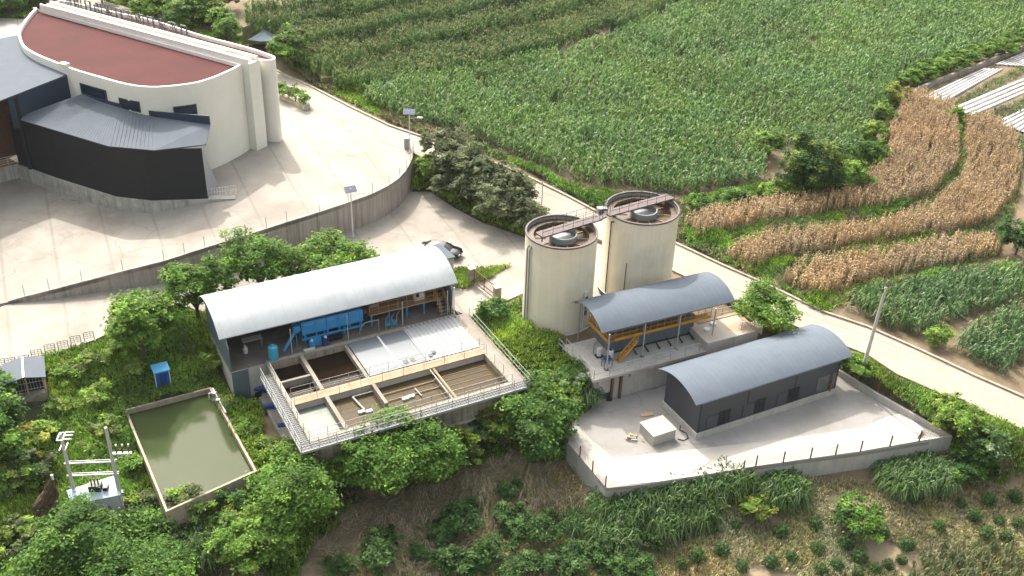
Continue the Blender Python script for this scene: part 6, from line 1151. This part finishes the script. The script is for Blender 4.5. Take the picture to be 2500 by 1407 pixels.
weeds('field_edge_weeds', 'weeds and scrub along the field side of the road and the terrace banks', [[(-60,50),(60,50),(180,-14),(300,16),(480,86),(640,160),(640,120),(520,60),(420,0),(380,-60),(-80,-60)],[(690,150),(760,205),(860,255),(960,305),(1075,345),(1075,330),(1000,290),(880,200),(740,130)],[(1075,345),(1190,380),(1300,425),(1480,520),(1650,590),(1770,645),(1880,690),(1900,650),(1760,590),(1660,500),(1500,470),(1380,445),(1250,390),(1120,330)],[(1660,500),(1900,470),(1960,480),(2060,470),(2160,400),(2130,330),(2200,240),(2180,220),(2110,330),(2080,420),(1900,440),(1700,480)],[(1650,560),(1760,610),(1960,580),(2190,520),(2330,430),(2350,290),(2320,290),(2310,420),(2180,490),(1900,550)],[(1800,640),(2060,640),(2300,590),(2460,590),(2460,570),(2240,580),(2060,620),(1900,660)],[(1900,700),(2060,720),(2330,660),(2480,640),(2520,700),(2300,690),(2080,740),(2000,770)]], 40, .8, G_WEED+G_MID, .3, 53, drycols=G_STRAW)
weeds('dry_slope_grass', 'thin dry yellowish grass on the bare slope at lower right', [[(1380,1150),(1470,1200),(1960,1170),(2120,1180),(2330,1150),(2440,1100),(2560,1140),(2620,1480),(860,1480),(900,1300),(1050,1180),(1250,1120)]], 34, .30, [(.40,.31,.19),(.33,.255,.15),(.45,.365,.23),(.26,.235,.11),(.21,.22,.08),(.17,.20,.06)], .2, 63, blade=1.0, mat_=STRAW, drycols=[(.24,.23,.08),(.30,.26,.12),(.17,.18,.06)], cut=.2, zone=(.46, .36, .225))
weeds('strip_weeds', 'low weeds on the paths between the dry maize strips', [[(1660,570),(1760,520),(2060,460),(2150,420),(2150,330),(2200,240),(2420,290),(2490,400),(2490,480),(2440,620),(2330,670),(2060,750),(1900,710),(1750,640)]], 20, .45, G_WEED+G_STRAW, .24, 83, zone=(.17,.15,.07))
weeds('outer_weeds', 'grass and weeds on the land at the outer edges of the site', [[(2500,330),(3300,200),(3300,900),(2900,1050),(2600,930),(2600,820),(2560,640)],[(2560,1120),(2700,1170),(3100,1380),(3100,1600),(2600,1500)],[(-60,905),(-700,1000),(-700,1500),(-60,1480)]], 9, .9, G_WEED+G_STRAW, .4, 93)
# matted dead grass
def drymat(label, px, dens, seed):
    P = clear(scatter(px, dens)); x, y = P[:, 0], P[:, 1]; q = np.column_stack([x, y, zground(P)+.15+.55*vnoise(x, y, 1.6, seed)]); L_ = Leaves(); az = 6.28*vnoise(x, y, 1.3, seed+1)+rng.normal(size=len(q))*.5
    L_.put(blades(q, az, 1.0+.7*rng.random(len(q)), .1+.3*rng.random(len(q)), .045, .2+.4*rng.random(len(q))), np.tile(pal(len(q), G_STRAW+[(.16,.15,.06)]), (2, 1))); o = L_.build('dead_grass', STRAW); tag(o, label, 'dead grass', kind='stuff')
drymat('matted heap of pale dead grass on the slope below the basin', [(830,1270),(900,1230),(1040,1180),(1250,1120),(1380,1140),(1330,1180),(1180,1200),(1060,1270),(930,1300),(850,1320)], 60, 5)
drymat('pale dead grass around the dark shrubs at bottom centre', [(760,1330),(900,1290),(1050,1250),(1180,1200),(1260,1240),(1200,1330),(1100,1400),(800,1420)], 24, 25)
drymat('brush of dead twigs beside the power pole across the road', [(2030,745),(2080,720),(2120,735),(2070,770)], 16, 8)
drymat('yellow dead grass at the foot of the tree below the pond', [(480,1300),(560,1290),(640,1400),(700,1440),(520,1440)], 30, 9)
drymat('brown dead grass before the side wall of the yard', [(1270,1200),(1400,1150),(1450,1200),(1430,1250),(1300,1260)], 14, 15)
# ------------------------------------------------------------------ maize
def maize(name, label, polys, dens, h, cols, tassel=False, leaf=.8, wd=.11, nl=8, fn=SOIL, extra=(), dry=False, thin=None, row=None):
    off = np.zeros(0); PP = []
    for p_ in polys:
        wp_, k_ = p_ if isinstance(p_, tuple) else (world_poly(p_), 0)
        ZONES.append((wp_, (.15, .125, .06) if not dry else (.30, .22, .12))); q_ = scatter(None, dens, poly=wp_); PP.append(q_); off = np.concatenate([off, np.full(len(q_), k_*1.15)])
    PP = np.concatenate(PP)
    if row:                                                       # plants stand in drilled rows
        a_ = ROWA; R2 = np.array([[math.cos(a_), math.sin(a_)], [-math.sin(a_), math.cos(a_)]]); q_ = PP@R2.T; q_[:, 1] = np.round(q_[:, 1]/row)*row+rng.normal(size=len(q_))*.12; PP = q_@R2
    P = np.column_stack([PP, off]); P = clear(P, extra); off = P[:, 2]; P = P[:, :2]; n = len(P)
    if thin is not None: k_ = vnoise(P[:, 0], P[:, 1], 4.0, 91) > thin*vnoise(P[:, 0], P[:, 1], 17, 92)*1.6-.0; k_ = k_ | (rng.random(n) < .25); P = P[k_]; off = off[k_]; n = len(P)
    z = zground(P)+off; hh = h*(.8+.3*rng.random(n))*(.85+.3*vnoise(P[:, 0], P[:, 1], 5, 71)); L_ = Leaves(); R_ = np.repeat(np.column_stack([P, z]), nl, 0); H = np.repeat(hh, nl); f = np.tile(np.linspace(.22, .92, nl), n)+rng.normal(size=n*nl)*.04; R_[:, 2] += H*f
    az = np.repeat(rng.random(n)*6.28, nl)+np.tile(np.arange(nl)*math.pi, n)+rng.normal(size=n*nl)*.45; ll = leaf*(.65+.6*rng.random(n*nl))
    tint = pal(n*nl, cols, .16)*np.repeat(.82+.36*vnoise(P[:, 0], P[:, 1], 9, 72), nl)[:, None]*np.repeat(hue(P[:, 0], P[:, 1], 5.5, 77, .5), nl, 0)
    if dry: L_.put(blades(R_, az, ll*.62, .10*rng.random(n*nl), wd, .3+.5*rng.random(n*nl)), np.tile(tint, (2, 1)))
    else: L_.put(blades(R_, az, ll*.8, .28+.22*rng.random(n*nl), wd, .12+.42*rng.random(n*nl)), np.tile(tint, (2, 1)))
    B0 = np.column_stack([P, z]); T0 = B0.copy(); T0[:, 2] += hh*.98; s = rdir(n)*[1, 1, 0]*.025; L_.put(np.stack([B0-s, B0+s, T0+s, T0-s], 1), pal(n, cols, .1)*.9)
    if tassel or dry:
        k = 2; q = np.repeat(T0, k, 0); L_.put(blades(q, rng.random(n*k)*6.28, .22, .3, .075, .06), np.tile(pal(n*k, G_TAN if not dry else cols), (2, 1)))
    return tag(L_.build(name, MAIZE if not dry else STRAW), label, 'maize crop', kind='stuff')
FR_ = [[(505,62),(640,30),(780,0),(900,-25)],[(560,80),(590,68),(626,56),(753,30),(919,2),(1010,-18)],[(680,88),(714,76),(821,56),(948,36),(1114,6),(1200,-14)],[(690,132),(753,132),(851,107),(968,80),(1114,51),(1310,12),(1430,-16)],[(772,191),(785,191),(822,187),(900,158),(1017,129),(1163,100),(1383,46),(1500,8),(1570,-20)],[(812,212),(835,226),(905,233),(968,219),(1090,199),(1212,170),(1358,126),(1471,86)]]
TM = []; r0_, r1_ = on(905, 229, SOIL), on(1471, 86, SOIL); ROWA = math.atan2(r1_[1]-r0_[1], r1_[0]-r0_[0])
def lift(k): return lambda x, y: SOIL(x, y)+1.15*k
for k in range(1, 6):                                             # terraced strips, each a step above the one in front
    n_ = 5-k; low = FR_[k]; upp = FR_[k-1]
    if k == 5: upp = upp[1:-2]
    pw = [on(x, y-3, lift(n_)) for x, y in low]+[on(x, y+7, lift(n_)) for x, y in upp[::-1]]
    if n_: sheet_mesh('terrace', [on(x, y, lift(n_)) for x, y in low[1:]]+[on(x, y-2, lift(n_)) for x, y in upp[::-1][:-1]], lift(n_), MT['bank'], step=4, thick=2.4)
    TM.append((pw, n_))
for px_ in ([(1400,50),(1456,72),(1515,82),(1617,33),(1660,0),(1560,-20),(1420,20)],[(1590,-5),(1650,6),(1700,-15),(1640,-40),(1580,-40)]): TM.append(([on(x, y, SOIL) for x, y in px_], 0))
maize('tasselled_maize', 'older tasselled maize in terraced strips above the white hall', TM, 4.4, 2.2, G_TASS, tassel=True, nl=8, wd=.13, row=1.15)
maize('maize_field', 'large field of green maize across the road behind the cream tanks', [[(880,245),(1010,205),(1200,175),(1480,110),(1600,55),(1720,-10),(1900,-70),(2620,-70),(2580,60),(2200,190),(2170,250),(2110,330),(2080,400),(2040,420),(1990,360),(1880,360),(1860,440),(1680,480),(1560,470),(1400,440),(1260,385),(1120,330),(1050,310),(960,285)]], 3.7, 1.9, G_CORN+[(.10,.20,.06),(.20,.27,.12)], nl=6, wd=.165, thin=.12, row=1.05)
maize('dry_maize', 'dry brown maize in curving strips beside the green field', [[(1672,560),(1720,535),(1850,510),(1970,492),(2080,455),(2160,420),(2165,340),(2205,255),(2240,240),(2320,262),(2330,330),(2335,410),(2270,480),(2150,510),(1960,530),(1800,560),(1700,592)],[(1770,640),(1820,600),(1940,580),(2120,562),(2260,525),(2340,460),(2360,400),(2350,300),(2400,295),(2470,330),(2490,400),(2480,470),(2420,545),(2300,575),(2130,590),(1990,620),(1900,640),(1830,660)],[(1910,690),(1960,655),(2120,635),(2280,605),(2420,590),(2440,620),(2330,650),(2180,675),(2090,700),(2010,730),(1960,720)]], 6.5, 1.75, G_DRY, nl=8, leaf=.62, wd=.10, dry=True)
maize('young_maize', 'dense dark green maize patch beside the road and the power pole', [[(2075,755),(2120,720),(2300,690),(2470,665),(2560,650),(2560,730),(2420,760),(2330,790),(2230,825),(2150,800)],[(2330,860),(2350,820),(2450,770),(2580,730),(2580,840),(2450,920),(2380,895)]], 3.6, 1.7, [(.055,.13,.035),(.08,.17,.05),(.12,.21,.075),(.22,.28,.16)], nl=8, wd=.12)
maize('low_crop', 'pale leaved low crop patch at the bottom right corner', [[(2215,1400),(2280,1345),(2400,1335),(2560,1380),(2600,1480),(2200,1480)]], 5, .9, G_GREY+[(.16,.16,.08)], nl=6, leaf=.5, wd=.1)
# ------------------------------------------------------------------ hedge, stone wall and film beds at the right
hb = None
for i, (x, y) in enumerate([(2215,205),(2250,192),(2285,180),(2320,168),(2355,155),(2390,142),(2425,130),(2460,118),(2500,106),(2545,92)]):
    lab = 'rounded light green hedge bush above the stone wall and white film beds'
    T_('hedge_bush', lab, 'bush', x, y+6, 2.3, 1.9, 1.1, G_LIGHT+G_MID if i % 2 else G_MID+G_LIGHT, .36, .9, 'hedge bushes along the stone wall at upper right')
sw = [on(x, y, SOIL) for x, y in [(2222,236),(2290,205),(2380,172),(2460,138),(2560,95)]]; t = thing('stone_wall', 'low grey brown stone wall between the hedge and the white film beds', 'wall', sw[2]); MB().ribbon_wall([p+V3(0, 0, .7) for p in sw], [p-V3(0, 0, .6) for p in sw], .5, side=1).build('wall', MT['stone'], t)
def filmbed(label, px):
    q = [on(x, y, SOIL) for x, y in px]; a, b, c, d = q; t = thing('film_bed', label, 'crop bed', sum(q)/4, 'crop beds under white film'); n = max(4, int(np.linalg.norm(d-a)/.68)); mb = MB()
    for i in range(n):
        f0, f1 = (i+.12)/n, (i+.8)/n; p0, p1 = a+(d-a)*f0, a+(d-a)*f1; q0, q1 = b+(c-b)*f0, b+(c-b)*f1; vs = []; m = 10
        for k in range(m+1):
            s = k/m; e0, e1 = p0+(q0-p0)*s, p1+(q1-p1)*s; zz = max(float(SOIL(e0[0], e0[1])), float(SOIL(e1[0], e1[1])))+.13; vs += [V3(e0[0], e0[1], zz-.15), V3(*(e0*.85+e1*.15)[:2], zz+.12), V3(*(e0*.15+e1*.85)[:2], zz+.12), V3(e1[0], e1[1], zz-.15)]
        mb.add(vs, [(k*4+j, k*4+4+j, k*4+5+j, k*4+1+j) for k in range(m) for j in range(3)])
    mb.build('film_ridges', MT['film'], t)
filmbed('long middle crop bed under white film strips just below the stone wall', [(2245,242),(2400,170),(2450,172),(2312,250)])
filmbed('upper crop bed under white film strips at the right edge below the stone wall', [(2425,160),(2520,122),(2560,145),(2500,165)])
filmbed('broad crop bed under white film strips beside the brown maize', [(2325,265),(2500,192),(2600,190),(2372,288)])
filmbed('lower crop bed under white film strips at the right edge', [(2425,302),(2510,262),(2600,270),(2515,332)])
weeds('balk_grass', 'grassy balks between the white film beds at the right edge', [[(2300,262),(2460,180),(2520,150),(2560,150),(2470,198),(2320,268)],[(2380,292),(2500,240),(2560,225),(2560,250),(2430,300)],[(2450,330),(2560,330),(2560,420),(2500,420)]], 12, .5, G_LIGHT+G_STRAW, .25, 73)

# soil colours: dark litter under weeds, weedy maize soil painted darker for its shade, pale dry earth on the bare slope
tc = np.tile(np.array([.30, .22, .13]), (len(GROUND_P), 1)); tc[GROUND_P[:, 1] < 66] = (.48, .37, .24)
for poly, col in ZONES:
    a = np.array([p[:2] for p in poly]); k = np.where((GROUND_P[:, 0] > a[:, 0].min()) & (GROUND_P[:, 0] < a[:, 0].max()) & (GROUND_P[:, 1] > a[:, 1].min()) & (GROUND_P[:, 1] < a[:, 1].max()))[0]; tc[k[inpoly(GROUND_P[k], a)]] = col
ta = GROUND.attributes.new('tint', 'FLOAT_COLOR', 'POINT'); ta.data.foreach_set('color', np.concatenate([tc, np.ones((len(tc), 1))], 1).astype(np.float32).ravel())

# ------------------------------------------------------------------ thin summer haze over the whole site
hm_ = bpy.data.materials.new('haze'); hm_.use_nodes = True; hn_ = hm_.node_tree
for n_ in list(hn_.nodes):
    if n_.type == 'BSDF_PRINCIPLED': hn_.nodes.remove(n_)
pv_ = hn_.nodes.new('ShaderNodeVolumePrincipled'); pv_.inputs['Color'].default_value = (.88, .94, 1.0, 1); pv_.inputs['Density'].default_value = .00006; pv_.inputs['Anisotropy'].default_value = .2
hn_.links.new(pv_.outputs[0], hn_.nodes['Material Output'].inputs['Volume'])
h_ = MB().box(V3(-700, -80, -14), V3(1400, 0, 0), V3(0, 1000, 0), V3(0, 0, 70.5)).build('haze', hm_); h_['kind'] = 'stuff'; h_['label'] = 'thin pale summer haze over the whole site'
sc.cycles.volume_bounces = 1; sc.cycles.volume_step_rate = 10; sc.cycles.volume_max_steps = 64
